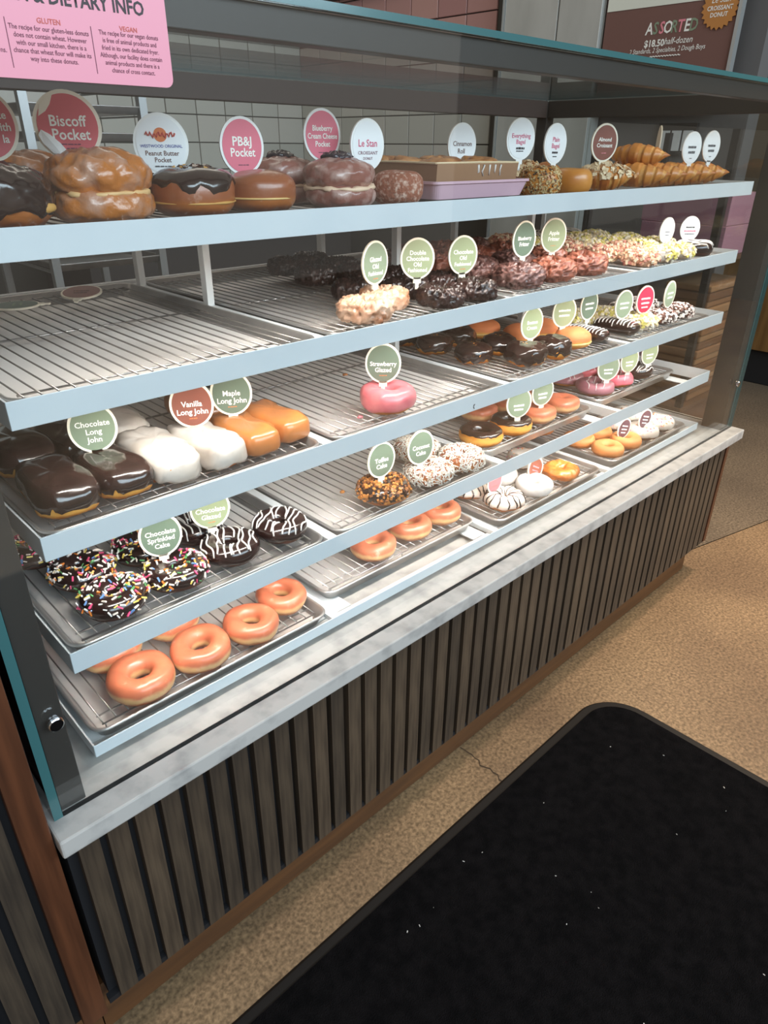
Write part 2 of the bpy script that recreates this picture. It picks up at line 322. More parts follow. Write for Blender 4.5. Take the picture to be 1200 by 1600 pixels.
TW, TH = 0.21, 0.155
M_tile = [mat('wall_tile_%d' % i, c, 0.3) for i, c in enumerate((rgb(172, 172, 164), rgb(166, 166, 158), rgb(178, 176, 168)))]
M_ptile = [mat('rose_tile_%d' % i, c, 0.35) for i, c in enumerate((rgb(176, 134, 128), rgb(170, 126, 122), rgb(184, 142, 134)))]
M_grout = mat('dark_grout', rgb(70, 68, 64), 0.9)
M_greyw = mat('dark_grey_paint', rgb(98, 96, 95), 0.6)
YB, XS = 3.63, 3.26
wb = struct(box_obj('wall_back', (-3.0, XS+.1, YB+.008, YB+.12, 0, 3.2), M_grout)); wb['label'] = 'tiled back wall of the kitchen'
ws = struct(box_obj('wall_right', (XS+.008, XS+.12, 1.84, YB+.12, 0, 3.2), M_grout)); ws['label'] = 'tiled side wall of the kitchen'
tm = {}
def tile_mesh(axis, mt):
    k = (axis, mt.name)
    if k not in tm:
        mb = MB(); a, h, d, c = TW/2-.003, TH/2-.003, .012, .0025
        ring0 = [(-a, -h), (a, -h), (a, h), (-a, h)]; ring1 = [(-a+c, -h+c), (a-c, -h+c), (a-c, h-c), (-a+c, h-c)]
        vs = [(x, 0, z) for x, z in ring0]+[(x, -d+c, z) for x, z in ring0]+[(x, -d, z) for x, z in ring1]
        fs = [(8, 9, 10, 11)]
        for i in range(4):
            j = (i+1) % 4; fs += [(i, j, 4+j, 4+i), (4+i, 4+j, 8+j, 8+i)]
        mb.add(vs, fs); tm[k] = mb.mesh('tile', mt)
    return tm[k]
random.seed(3)
for r in range(9):
    z = 1.37-TH*1.5+TH*r+TH/2-TH*0.5
    for c in range(14):
        x = XS-TW/2-TW*c+random.uniform(-.0005, .0005)
        if x < 0.55: continue
        mobj('tile', tile_mesh('x', M_tile[random.randrange(3)]), wb, (x, YB+.009, z))
    for c in range(8):
        y = YB-TW/2-TW*c
        top = z > 1.72
        mobj('tile', tile_mesh('y', (M_ptile if top else M_tile)[random.randrange(3)]), ws, (XS+.009, y, z), (0, 0, -PI/2))
cb = struct(box_obj('trim_1', (XS-.05, XS+.0, 1.85, YB, 2.16, 2.22), M_brown)); cb['label'] = 'dark ceiling rail above the rose tiles'
wd_ = struct(box_obj('wall_right', (XS+.008, XS+.12, 0.56, 1.83, 0, 3.2), M_greyw)); wd_['label'] = 'dark grey wall below the menu board'

# ------------------------------------------------------------------ base cabinet with slats, plinth, marble
base = empty('counter_base', (1.0, 0.35, 0)); tag(base, 'dark vertical slat base of the pastry display case', 'counter')
def part(name, b, m, parent, bev=0.0):
    o = box_obj(name, b, m, None, bev); o.parent = parent; o.matrix_parent_inverse = Matrix.Translation(-Vector(parent.location)); return o
SY = -0.076; SB = 0.125; ST = MZ-0.032
part('carcass', (-0.085, 2.108, SY+.016, 0.78, SB, ST), M_black, base)
part('plinth', (-0.10, 2.07, -0.036, 0.75, 0.004, SB), M_plinth, base)
part('bottom_rail', (-0.09, 2.11, SY+.004, SY+.016, SB-.006, SB+.006), M_black, base)
slm = {}
random.seed(8)
PITCH_S = 0.0416; x = -0.0835+0.012
while x < 2.085:
    i = random.randrange(4)
    if i not in slm:
        mb = MB(); wj = 0.0290+0.0006*i
        mb.box(0, wj, 0, 0.016, 0, ST-SB-.001)
        slm[i] = mb.mesh('slat', mat('slat_tone_%d' % i, rgb(70+5*i, 58+4*i, 46+3*i), 0.55, col2=rgb(50+4*i, 41+3*i, 33+2*i), scale=14, stretch=(9, 9, 0.5), detail=6, bump=0.15))
    o = mobj('slat', slm[i]); o.parent = base; o.matrix_parent_inverse = Matrix.Translation(-Vector(base.location)); o.location = (x, SY, SB)
    x += PITCH_S
part('end_trim', (2.089, 2.108, SY-.002, 0.0, SB, ST), M_wood, base, 0.002)
top = MB(); top.box(MX0, MX1, MYF, 0.80, MZ-.032, MZ); top = bevel(top.obj('marble_countertop', M_marble), 0.003, 2)
tag(top, 'grey veined marble slab under the glass case', 'countertop')

wall_p = empty('slatted_partition', (-0.4, 0.2, 0)); tag(wall_p, 'walnut edged dark slat partition at the left end of the case', 'partition')
part('end_post', (-0.134, -0.097, SY-.004, 0.8, 0.115, 1.50), M_wood, wall_p, 0.002)
part('backing', (-1.2, -0.134, SY+.016, 0.8, 0.115, 1.50), M_black, wall_p)
part('plinth', (-1.2, -0.102, -0.036, 0.75, 0.004, 0.115), M_plinth, wall_p)
for k in range(12):
    mb = MB(); mb.box(0, .030, 0, .016, 0, 1.38)
    if k == 0: pm = mb.mesh('slat', M_slat)
    o = mobj('slat', pm); o.parent = wall_p; o.matrix_parent_inverse = Matrix.Translation(-Vector(wall_p.location))
    o.location = (-0.134-.0105-.030-PITCH_S*k, SY, 0.117)

# ------------------------------------------------------------------ black mat
def rrect(x0, x1, y0, y1, r, n=8):
    pts = []
    for cx, cy, a0 in ((x1-r, y1-r, 0), (x0+r, y1-r, PI/2), (x0+r, y0+r, PI), (x1-r, y0+r, 1.5*PI)):
        for k in range(n+1):
            a = a0+PI/2*k/n; pts.append((cx+r*math.cos(a), cy+r*math.sin(a)))
    return pts
def loft(mb, loops, mi=0, capb=True, capt=True):
    n = len(loops[0]); b0 = len(mb.v); fs = []
    for j in range(len(loops)-1):
        for i in range(n): fs.append((j*n+i, j*n+(i+1) % n, (j+1)*n+(i+1) % n, (j+1)*n+i))
    if capb: fs.append(tuple(range(n))[::-1])
    if capt: fs.append(tuple((len(loops)-1)*n+i for i in range(n)))
    mb.add([v for l in loops for v in l], fs, mi)
matE = empty('floor_mat', (0.8, -0.9, 0)); tag(matE, 'black rubber-edged entrance mat on the concrete floor', 'mat')
MXr, MYt = 1.293, -0.176
mb = MB(); A = rrect(-0.35, MXr, -1.7, MYt, .125, 10); B = rrect(-0.344, MXr-.006, -1.694, MYt-.006, .119, 10); C_ = rrect(-0.325, MXr-.025, -1.675, MYt-.025, .10, 10)
loft(mb, [[(x, y, 0.0005) for x, y in A], [(x, y, .004) for x, y in B], [(x, y, .0055) for x, y in C_]])
o = mb.obj('rubber_border', mat('black_rubber', rgb(26, 22, 20), 0.55), None); o.parent = matE; o.matrix_parent_inverse = Matrix.Translation(-Vector(matE.location))
mb = MB(); D_ = rrect(-0.326, MXr-.026, -1.676, MYt-.026, .099, 10)
loft(mb, [[(x, y, .005) for x, y in D_], [(x, y, .0085) for x, y in D_]])
o = mb.obj('carpet_pile', mat('black_pile', rgb(15, 14, 15), 1.0, col2=rgb(24, 22, 23), scale=40, detail=8, bump=1.0, bscale=500, spec=0.05), None); o.parent = matE; o.matrix_parent_inverse = Matrix.Translation(-Vector(matE.location))
random.seed(12)
lint = MB()
for k in range(46):
    lx, ly = random.uniform(.1, 1.22), random.uniform(-.95, -.24); s = random.uniform(.0006, .0016); a = random.random()*PI
    lint.box(-s*random.uniform(1, 3), s, -s*.6, s*.6, 0, s*.8, 0, Matrix.Translation((lx, ly, .0086)) @ Matrix.Rotation(a, 4, 'Z'))
o = lint.obj('lint', mat('white_lint', rgb(200, 195, 190), 0.9), None); o.parent = matE; o.matrix_parent_inverse = Matrix.Translation(-Vector(matE.location)); o['kind'] = 'stuff'

# ------------------------------------------------------------------ glass case
case = empty('glass_case', (1.0, 0.37, MZ)); tag(case, 'glass display case with dark metal frame on the marble counter', 'display case')
PI_case = Matrix.Translation(-Vector(case.location))
def cpart(o): o.parent = case; o.matrix_parent_inverse = PI_case; return o
def pane(name, x0, x1, y0, y1, z0, z1, thin):
    mb = MB(); mb.box(x0, x1, y0, y1, z0, z1)
    # two large faces clear, the polished edges green
    big = {'x': (4, 5), 'y': (2, 3), 'z': (0, 1)}[thin]
    mb.m = [0 if i in big else 1 for i in range(6)]
    return cpart(mb.obj(name, [M_glass, M_edge]))
pane('front_pane', GX0+.0125, GX1, GY, GY+.009, MZ, GTOP-.0095, 'y')
pane('top_pane', GX0, GX1, GY, BKY, GTOP-.009, GTOP, 'z')
pane('side_pane', GX1-.009, GX1, GY+.0095, BKY, MZ, GTOP-.0095, 'x')
def cbox(name, b, m, bev=0.0015): return cpart(box_obj(name, b, m, None, bev))
pane('side_pane', GX0, GX0+.012, GY, BKY, MZ, GTOP-.0095, 'x')
cbox('side_panel', (GX0+.0125, GX0+.016, GY+.032, BKY-.045, MZ, GTOP-.070), M_frame, 0)
cbox('corner_post', (GX0+.0125, GX0+.048, GY+.010, GY+.030, MZ, GTOP-.012), M_frame)
cbox('corner_post', (GX1-.060, GX1-.010, GY+.010, GY+.075, MZ, GTOP-.012), M_frame)
cbox('corner_post', (GX0+.0125, GX0+.046, BKY-.04, BKY, MZ, GTOP-.012), M_frame)
cbox('corner_post', (GX1-.052, GX1-.010, BKY-.04, BKY, MZ, GTOP-.012), M_frame)
cbox('top_rail', (GX0+.046, GX1-.061, GY+.010, GY+.036, GTOP-.044, GTOP-.010), M_frame)
cbox('top_rail', (GX0+.046, GX1-.052, BKY-.040, BKY, GTOP-.060, GTOP-.010), M_brown)
cbox('top_rail', (GX1-.050, GX1-.012, GY+.076, BKY-.041, GTOP-.060, GTOP-.010), M_frame)
for xk in (-0.052, 2.088):
    mb = MB(); mb.tube([(xk, GY-.0055, .70), (xk, GY-.0045, .70), (xk, GY-.0005, .70)], [.0085, .0098, .0098], 24)
    cpart(mb.obj('standoff_knob', M_chrome, smooth=False))

# ------------------------------------------------------------------ shelf rack
rack = empty('shelf_rack', (1.0, 0.34, MZ)); tag(rack, 'white five-tier metal shelf rack inside the glass case', 'shelf rack')
PI_r = Matrix.Translation(-Vector(rack.location))
def rpart(o): o.parent = rack; o.matrix_parent_inverse = PI_r; return o
RAILX = [0.4765, 0.9675, 1.4775]
TX = [0.008, 0.490, 0.980, 1.494]; TWID = 0.457; TDEP = 0.655
for i, s in enumerate(S):
    lip = LIP if i < 4 else 0.022
    mb = MB()
    mb.box(0, LX, 0, .0025, s-lip, s)                      # front lip
    mb.box(0.0025, LX-.0025, .0025, .03, s-.0309 if i < 4 else s-.0215, s-(.0298 if i < 4 else .019))
    mb.m = [0]*6+[1]*6
    sh = rpart(bevel(mb.obj('shelf', [M_lip, M_white]), 0.0012, 2)); sh['label'] = '%s shelf with pale blue-white front lip' % SHN[i]
    d = s-lip
    for (xa, xb) in ((0, .0025), (LX-.0025, LX)):
        o = box_obj('side_lip', (xa, xb, .0026, .69, d, s), M_white); o.parent = sh
    o = box_obj('back_rail', (0.003, LX-.003, .675, .69, d, s-.004), M_white); o.parent = sh
    for xr in RAILX:
        o = box_obj('cross_rail', (xr-.010, xr+.010, .0027, .674, d+.001, s-.010), M_white); o.parent = sh
    for k in range(4):
        for (xa, xb) in ((TX[k]-.002, TX[k]+.04), (TX[k]+TWID-.04, TX[k]+TWID+.002)):
            o = box_obj('ledge', (xa, xb, .031, .674, d+.001, d+.0035), M_white); o.parent = sh
    if i < 4:
        for xr in RAILX:
            for yy in (.36, .63):
                rpart(bevel(box_obj('support_post', (xr-.007, xr+.007, yy-.009, yy+.009, S[i+1]-.0098, d+.0008), M_white), .001))
        o = box_obj('light_strip', (0.05, LX-.05, .006, .022, d+.0012, d+.0030), mat('led_strip', (1, .93, .85, 1), .5, emit=((1, .9, .78, 1), 1.0))); o.parent = sh
        for seg in range(2):
            x0 = 0.05+seg*.95
            L = area('shelf_led', (x0+.475, .0145, d+.0008), (x0+.475, .1235, d-.195), .95, .012, 1.65, (1.0, .93, .86), 2.0)
            L.parent = sh
for xx in (0.01, 1.985):
    rpart(box_obj('foot', (xx, xx+.012, .10, .62, MZ, S[4]-.022), M_white))
    rpart(box_obj('side_upright', (xx, xx+.006, .66, .674, S[4], S[0]-.035), M_white))

mb = MB(); mb.tube([(.8354+.0024*math.cos(a), -.0006, .9023+.0042*math.sin(a)) for a in (1.2, 1.8, 2.6, 3.4, 4.1, 4.7)], .0009, 5)
rpart(mb.obj('chipped_paint', M_black))
# ------------------------------------------------------------------ sheet pans and cooling racks
def pan_mesh():
    mb = MB(); W, D, H = TWID, TDEP, .0255
    def lp(ins, z, r): return [(x, y, z) for x, y in rrect(ins, W-ins, ins, D-ins, r, 6)]
    prof = [(.016, .0005, .016), (.014, 0.0, .016), (.006, .019, .022), (.0015, .0205, .026), (0.0, .0232, .027), (.0016, .0255, .026), (.0045, .0255, .024),
            (.0062, .0235, .022), (.015, .0035, .016), (.017, .0015, .014)]
    loft(mb, [lp(a, z, r) for a, z, r in prof])
    return mb.mesh('sheet_pan', M_steel, True)
M_panwall = mat('pan_wall_steel', rgb(196, 193, 190), 0.3, 0.7, col2=rgb(170, 167, 165), scale=12, detail=5)
PAN = pan_mesh(); PAN.materials.append(M_panwall)
for p_ in PAN.polygons:
    if len(p_.vertices) == 4: p_.material_index = 1
def rack_mesh():
    mb = MB(); W, D = TWID-.044, TDEP-.044; zt = .0
    n = 21
    for k in range(n):
        x = .001+(W-.002)*k/(n-1); mb.tube([(x, 0.002, 0), (x, D-.002, 0)], .0013, 6)
    for y in (.001, .022, D*.5, D-.022, D-.001):
        mb.tube([(-.001, y, -.0021), (W+.001, y, -.0021)], .0015 if y != D*.5 else .0018, 6)
    for y in (.001, D-.001):
        for x in (.004, W*.5, W-.004):
            mb.tube([(x, y, -.003), (x, y, -.0185)], .0014, 5)
    return mb.mesh('cooling_rack', M_wire, True)
RACK = rack_mesh()
dy = {(3, 2): .055, (3, 3): .072, (4, 1): .045}
dxs = {(4, 1): .004, (0, 2): -.012, (1, 2): -.008}
norack = set()
def tray_origin(i, k): return TX[k]+dxs.get((i, k), 0), .0125+dy.get((i, k), 0)
what = {(1, 0): 'empty of pastries, ', (2, 1): 'holding one pink donut, ', (4, 1): 'pushed back, '}
for i, s in enumerate(S):
    zb = (s-LIP+.0037) if i < 4 else s-.022+.0037
    for k in range(4):
        tx, ty = tray_origin(i, k)
        dd = 0 if (i, k) not in dy else -.0
        o = mobj('sheet_pan', PAN, None, (tx, ty, zb)); 
        if ty > .013+.01: o.scale = (1, (.668-ty)/TDEP, 1)
        tag(o, '%ssteel sheet pan, %s from the left on the %s shelf' % (what.get((i, k), ''), ORD[k], SHN[i]), 'baking tray', 'sheet pans in the case')
        if (i, k) in norack: continue
        r = mobj('cooling_rack', RACK, None, (tx+.022, ty+.022, zb+.0203))
        if ty > .013+.01: r.scale = (1, (.668-ty-.044)/(TDEP-.044), 1)
        tag(r, 'wire cooling rack in the %s pan of the %s shelf' % (ORD[k], SHN[i]), 'cooling rack', 'cooling racks in the pans')
ZR = [((s-LIP) if i < 4 else s-.022)+.0037+.0203+.0012 for i, s in enumerate(S)]   # resting height on each wire rack

# ------------------------------------------------------------------ pastry shapes
def nz(p, f, seed): return noise.noise(Vector((p[0]*f+seed*7.3, p[1]*f+seed*3.1, p[2]*f-seed*5.7)))
def ridg(p, f, seed): return 1-2*abs(nz(p, f, seed))
def ring_fn(R, r, h, amp, freq, seed, rough=0.0, lobes=0, lamp=0.0, hole=1.0):
    def fn(u, v, off=0.0):
        rr = r+off
        c, s_ = math.cos(v), math.sin(v)
        e = 0.88
        cx = math.copysign(abs(c)**e, c); sz = math.copysign(abs(s_)**e, s_)
        Rr = R*(1+.02*math.sin(2*u+seed)+.015*math.sin(3*u+2*seed))
        lb = 1+lamp*math.cos(lobes*u+seed) if lobes else 1
        rad = Rr+rr*cx*(hole if cx < 0 else 1)*lb
        z = h/2+(h/2+off)*sz*(1 if sz < 0 else lb)
        p = Vector((rad*math.cos(u), rad*math.sin(u), z))
        nrm = Vector((cx*math.cos(u), cx*math.sin(u), sz))
        d = amp*nz(p, freq, seed)
        if rough: d += rough*(ridg(p, freq*2.2, seed)-.4)
        p += nrm*d
        if p.z < 0.0004 and off <= 0: p.z = 0.0004
        return p
    return fn
def ring_mesh(name, fn, m, nu=44, nv=22):
    mb = MB(); rows = []
    for j in range(nv):
        v = -PI/2+2*PI*j/nv
        rows.append([fn(2*PI*i/nu, v) for i in range(nu)])
    rows.append(rows[0]); mb.grid(rows)
    n0 = nu*nv; f = []
    for q in mb.f: f.append(tuple(i if i < n0 else i-n0 for i in q))
    mb.f = f; mb.v = mb.v[:n0]
    return mb.mesh(name, m, True)
def ring_icing(name, fn, m, seed, lo=-.15, hi=PI+.2, wob=.25, th=.0016, nu=44, nv=15):
    mb = MB(); rows = []
    for j in range(nv+1):
        row = []
        for i in range(nu):
            u = 2*PI*i/nu; q = (math.cos(u), math.sin(u), 0)
            a = lo+wob*nz(q, 2.3, seed+9)+.6*wob*nz(q, 5.5, seed+3); b = hi-.4*wob*nz(q, 2.0, seed+21)
            t = j/nv; v = a+(b-a)*t
            off = th if 0 < j < nv else -th*.8
            row.append(fn(u, v, off))
        rows.append(row)
    mb.grid(rows); return mb.mesh(name, m, True)
def spow(x, e): return math.copysign(abs(x)**e, x)
def blob_fn(a, b, c, e1, e2, amp, freq, seed, rough=0.0, mod=None):
    def fn(u, v, off=0.0):
        cv, sv = spow(math.cos(v), e1), spow(math.sin(v), e1)
        x = (a+off)*cv*spow(math.cos(u), e2); y = (b+off)*cv*spow(math.sin(u), e2); z = c+(c+off)*sv
        p = Vector((x, y, z)); n = Vector((x/a, y/b, (z-c)/c))
        if n.length > 1e-6: n.normalize()
        d = amp*nz(p, freq, seed)
        if rough: d += rough*(ridg(p, freq*2.2, seed)-.4)
        if mod: d += mod(p, u, v)
        p = p+n*d
        if p.z < 0.0004 and off <= 0: p.z = 0.0004
        return p
    return fn
def blob_mesh(name, fn, m, nu=40, nv=20):
    mb = MB(); rows = [[fn(2*PI*i/nu, -PI/2+PI*(j+.5)/nv) for i in range(nu)] for j in range(nv)]
    mb.grid(rows); n = len(mb.v)
    mb.add([fn(0, -PI/2), fn(0, PI/2)], [])
    for i in range(nu):
        mb.f.append((n, (i+1) % nu, i)); mb.f.append((n+1, (nv-1)*nu+i, (nv-1)*nu+(i+1) % nu)); mb.m += [0, 0]
    return mb.mesh(name, m, True)
def blob_icing(name, fn, m, seed, lo=-.1, wob=.2, th=.0016, nu=40, nv=11):
    mb = MB(); rows = []
    for j in range(nv+1):
        row = []
        for i in range(nu):
            u = 2*PI*i/nu; q = (math.cos(u), math.sin(u), 0)
            a = lo+wob*nz(q, 2.3, seed+9)+.6*wob*nz(q, 5.0, seed+3)
            v = a+(PI/2-.02-a)*j/nv
            row.append(fn(u, v, th if j > 0 else -th*.8))
        rows.append(row)
    mb.grid(rows); n = len(mb.v); mb.add([fn(0, PI/2, th)], [])
    for i in range(nu): mb.f.append((n, nv*nu+i, nv*nu+(i+1) % nu)); mb.m.append(0)
    return mb.mesh(name, m, True)
def scatter(name, me, n, sizes, mats, seed, nmin=-.2, lift=.3, flat=False, weights=None, zmin=0):
    """small pieces lying on the upward faces of a mesh"""
    rnd = random.Random(seed); me.calc_loop_triangles(); tris = []; acc = 0
    for t in me.loop_triangles:
        c = (me.vertices[t.vertices[0]].co+me.vertices[t.vertices[1]].co+me.vertices[t.vertices[2]].co)/3
        if t.normal.z > nmin and c.z > zmin:
            acc += t.area; tris.append((acc, t))
    mb = MB()
    import bisect
    keys = [a for a, _ in tris]
    for k in range(n):
        t = tris[min(bisect.bisect(keys, rnd.random()*acc), len(tris)-1)][1]
        a, b = rnd.random(), rnd.random()
        if a+b > 1: a, b = 1-a, 1-b
        v0, v1, v2 = (me.vertices[i].co for i in t.vertices)
        p = v0+a*(v1-v0)+b*(v2-v0); nn = t.normal.normalized()
        q = nn.to_track_quat('Z', 'Y').to_matrix().to_4x4()
        tilt = 0 if flat else rnd.uniform(-.5, .5)
        Mx = Matrix.Translation(p+nn*sizes[2]*lift) @ q @ Matrix.Rotation(rnd.random()*2*PI, 4, 'Z') @ Matrix.Rotation(tilt, 4, 'Y')
        s = rnd.uniform(.7, 1.25)
        mi = rnd.choices(range(len(mats)), weights)[0] if weights else rnd.randrange(len(mats))
        lx, ly, lz = sizes[0]*s/2, sizes[1]*s/2, sizes[2]*s/2
        mb.box(-lx, lx, -ly, ly, -lz, lz, mi, Mx)
    return mb.mesh(name, mats)
def zray(bv, x, y):
    h = bv.ray_cast(Vector((x, y, .3)), Vector((0, 0, -1)))
    return h[0].z if h[0] is not None else None
def drizzle(name, me, m, n, width, length, seed, r=.0016, ang=0.0, zmin=.004, wob=.004):
    from mathutils.bvhtree import BVHTree
    bv = BVHTree.FromPolygons([v.co[:] for v in me.vertices], [p.vertices[:] for p in me.polygons])
    rnd = random.Random(seed); mb = MB(); ca, sa = math.cos(ang), math.sin(ang)
    for k in range(n):
        s0 = -width/2+width*(k+.5)/n; run = []
        ph = rnd.random()*6; N = 30
        for j in range(N+1):
            t = -length/2+length*j/N; s = s0+wob*math.sin(ph+t*60)+wob*.5*math.sin(ph*2+t*150)
            x, y = ca*t-sa*s, sa*t+ca*s; z = zray(bv, x, y)
            if z is None or z < zmin:
                if len(run) > 2: mb.tube(run, r, 5)
                run = []; continue
            if run and abs(z-run[-1][2]) > .016:
                if len(run) > 2: mb.tube(run, r, 5)
                run = []
            run.append((x, y, z+r*.2))
        if len(run) > 2: mb.tube(run, r, 5)
    return mb.mesh(name, m, True)

def radial(name, fn, m, n, seed, r=.0021):
    mb = MB(); rnd = random.Random(seed)
    for k in range(n):
        u = 2*PI*(k+rnd.uniform(-.2, .2))/n; a, b_ = rnd.uniform(-.5, -.1), rnd.uniform(2.4, 3.2)
        mb.tube([fn(u+.05*math.sin(j*.9+k), a+(b_-a)*j/12, .0022) for j in range(13)], [r*(.5+.5*math.sin(PI*min(1, (j+2)/8))) for j in range(13)], 5)
    return mb.mesh(name, m, True)
P = {}     # prototypes: list of (part name, mesh, kind)
def proto(k, *parts): P[k] = parts
for q in range(3):
    fn = ring_fn(.0360, .0180, .042, .0028, 32, q+1, hole=1.05)
    proto('glazed%d' % q, ('dough', ring_mesh('dough', fn, M_glaz), None))
    fn = ring_fn(.033, .0175, .034, .0016, 34, q+11, hole=1.2)
    d = ring_mesh('dough', fn, M_choccake); ic = ring_icing('icing', fn, M_choc, q+4, lo=-.45)
    proto('sprinkled%d' % q, ('dough', d, None), ('icing', ic, None),
          ('sprinkles', scatter('sprinkles', ic, 185, (.0074, .002, .002), M_spr, q+40, nmin=-.05, lift=.45, weights=[4, 2.2, 2, 1.5, 1, .9, 4]), 'stuff'))
    fn = ring_fn(.033, .0175, .036, .0016, 34, q+17, hole=1.1)
    d = ring_mesh('dough', fn, M_choccake); ic = ring_icing('icing', fn, M_choc, q+6, lo=-.6)
    proto('drizzled%d' % q, ('dough', d, None), ('icing', ic, None), ('drizzle', drizzle('drizzle', ic, M_drz, 10, .10, .12, q+3, .0017, .35), None))
    fn = ring_fn(.036, .0165, .034, .0016, 34, q+27, hole=1.1)
    proto('chocring%d' % q, ('dough', ring_mesh('dough', fn, M_raised), None), ('icing', ring_icing('icing', fn, M_choc, q+8, lo=.45, wob=.35), None))
    for nm, mm in (('straw', M_pinki), ('pinkring', M_pinki2), ('purple', M_purp)):
        fn = ring_fn(.034, .0185, .044 if nm == 'straw' else .034, .004, 36, q+31, hole=.98)
        ic = ring_icing('icing', fn, mm, q+5, lo=-.75 if nm == 'straw' else -.6, th=.002)
        parts = [('dough', ring_mesh('dough', fn, M_raised), None), ('icing', ic, None)]
        if nm != 'straw': parts.append(('drizzle', drizzle('drizzle', ic, M_drz, 3, .06, .12, q+3, .0013, .5), None))
        proto('%s%d' % (nm, q), *parts)
    fn = ring_fn(.032, .0165, .034, .0016, 34, q+37, hole=1.2)
    proto('powder%d' % q, ('dough', ring_mesh('dough', fn, M_powder), None))
    fn = ring_fn(.030, .0165, .032, .0016, 34, q+47, hole=1.2)
    proto('cake%d' % q, ('dough', ring_mesh('dough', fn, M_cake), None))
    fn = ring_fn(.031, .0165, .034, .003, 40, q+57, hole=1.2)
    d = ring_mesh('dough', fn, M_choccake); ic = ring_icing('icing', fn, M_van, q+5, lo=-.5, th=.002)
    proto('whitespr%d' % q, ('dough', d, None), ('icing', ic, None), ('sprinkles', scatter('sprinkles', ic, 45, (.005, .002, .002), [M_spr[1], M_spr[2], M_crumb[1]], q+3), 'stuff'))
    fn = ring_fn(.031, .0185, .036, .004, 55, q+61, rough=.0095, hole=1.1)
    proto('glazedof%d' % q, ('dough', ring_mesh('dough', fn, M_of, 90, 40), None))
    fn = ring_fn(.028, .0175, .035, .004, 60, q+67, rough=.0105, hole=1.15)
    proto('chocof%d' % q, ('dough', ring_mesh('dough', fn, M_dof, 90, 40), None))
    fn = ring_fn(.032, .0165, .026, .003, 40, q+71, rough=.005, hole=1.15)
    proto('orangeof%d' % q, ('dough', ring_mesh('dough', fn, M_ofo, 56, 24), None))
    fn = ring_fn(.032, .0185, .036, .002, 40, q+77, hole=1.15)
    d = ring_mesh('dough', fn, M_choccake if q == 0 else M_brownd)
    proto('coconut%d' % q, ('dough', d, None),
          ('coconut_flakes', scatter('coconut_flakes', d, 900, (.0095, .0018, .0011), M_coc, q+9, nmin=-.6, lift=1.2, weights=[5, 1.3]), 'stuff'))
    d = ring_mesh('dough', fn, M_cake); ic = ring_icing('icing', fn, M_choc, q+5, lo=-.5)
    proto('toffee%d' % q, ('dough', d, None), ('icing', ic, None), ('toffee_crumbs', scatter('toffee_crumbs', ic, 420, (.005, .004, .0032), M_tof, q+9, nmin=-.5, lift=.5, weights=[4, 2, 1]), 'stuff'))
    fn = blob_fn(.054, .045, .023, .8, .9, .005, 55, q+81, rough=.0105)
    proto('fritter%d' % q, ('dough', blob_mesh('dough', fn, M_frit, 90, 46), None))
    fn = blob_fn(.054, .045, .023, .8, .9, .005, 55, q+84, rough=.0105)
    proto('bfritter%d' % q, ('dough', blob_mesh('dough', fn, M_fritd, 90, 46), None))
    for nm, mm, cr_ in (('crumb', M_of, M_crumb), ('lemon', M_van, M_crumb2)):
        fn = blob_fn(.046, .046, .018, .75, 1.0, .003, 40, q+87, rough=.004)
        d = blob_mesh('dough', fn, mm)
        proto('%s%d' % (nm, q), ('dough', d, None), ('crumbs', scatter('crumbs', d, 260, (.008, .006, .005), cr_, q+4, nmin=-.3, lift=.5), 'stuff'))
    fn = blob_fn(.046, .046, .019, .75, 1.0, .003, 40, q+91)
    d = blob_mesh('dough', fn, M_chocb)
    proto('chips%d' % q, ('dough', d, None), ('chips', scatter('chips', d, 330, (.0085, .0055, .0026), M_chip, q+4, nmin=-.4, lift=.8, weights=[4, 2, 1]), 'stuff'))
    # filled shells
    fn = blob_fn(.0475, .0475, .0240, .74, 1.0, .006, 34, q+93, rough=.004)
    d = blob_mesh('dough', fn, M_raised)
    proto('boston%d' % q, ('dough', d, None), ('icing', blob_icing('icing', fn, M_choc, q+2, lo=-.5, wob=.55, th=.002), None))
    fn = blob_fn(.050, .046, .024, .75, 1.0, .003, 30, q+95)
    d = blob_mesh('dough', fn, M_sugd)
    fl_ = blob_mesh('filling', blob_fn(.0505, .0465, .0045, .6, 1, .001, 50, q), M_cream2)
    proto('sugared%d' % q, ('dough', d, None), ('filling', fl_, None, (0, 0, .013)))
    fn = blob_fn(.047, .045, .020, .62, .82, .002, 30, q+97, mod=lambda p, u, v: -.010*math.exp(-((p.x**2+p.y**2)/.00018)) if p.z > .02 else 0)
    d = blob_mesh('dough', fn, M_glaz)
    mbj = MB(); mbj.tube([(.036, -.022, .017), (.0415, -.0255, .017), (.0435, -.0265, .0165)], [.006, .0065, .004], 10)
    proto('jelly%d' % q, ('dough', d, None), ('jelly', mbj.mesh('jelly', mat('dark_jelly', rgb(70, 26, 26), .25, coat=.6), True), None))
    # long johns, length along Y
    for nm, mm, lo in (('ljchoc', M_choc, -.25), ('ljwhite', M_van, -.55), ('ljmaple', M_maple, -.8)):
        fn = blob_fn(.0365, .074, .0235, .55, .55, .0065, 24, q+101, rough=.0045 if nm == 'ljwhite' else .0025)
        proto('%s%d' % (nm, q), ('dough', blob_mesh('dough', fn, M_raised, 44, 20), None), ('icing', blob_icing('icing', fn, mm, q+3, lo=lo, wob=.3, th=.0022, nu=44), None))
    # chocolate rolls and striped bars
    fn = blob_fn(.028, .062, .019, .7, .5, .001, 26, q+103)
    d = blob_mesh('dough', fn, M_choc)
    proto('chocroll%d' % q, ('dough', d, None), ('drizzle', drizzle('drizzle', d, M_drz, 11, .11, .07, q+3, .0017, 0.0, wob=.001), None))
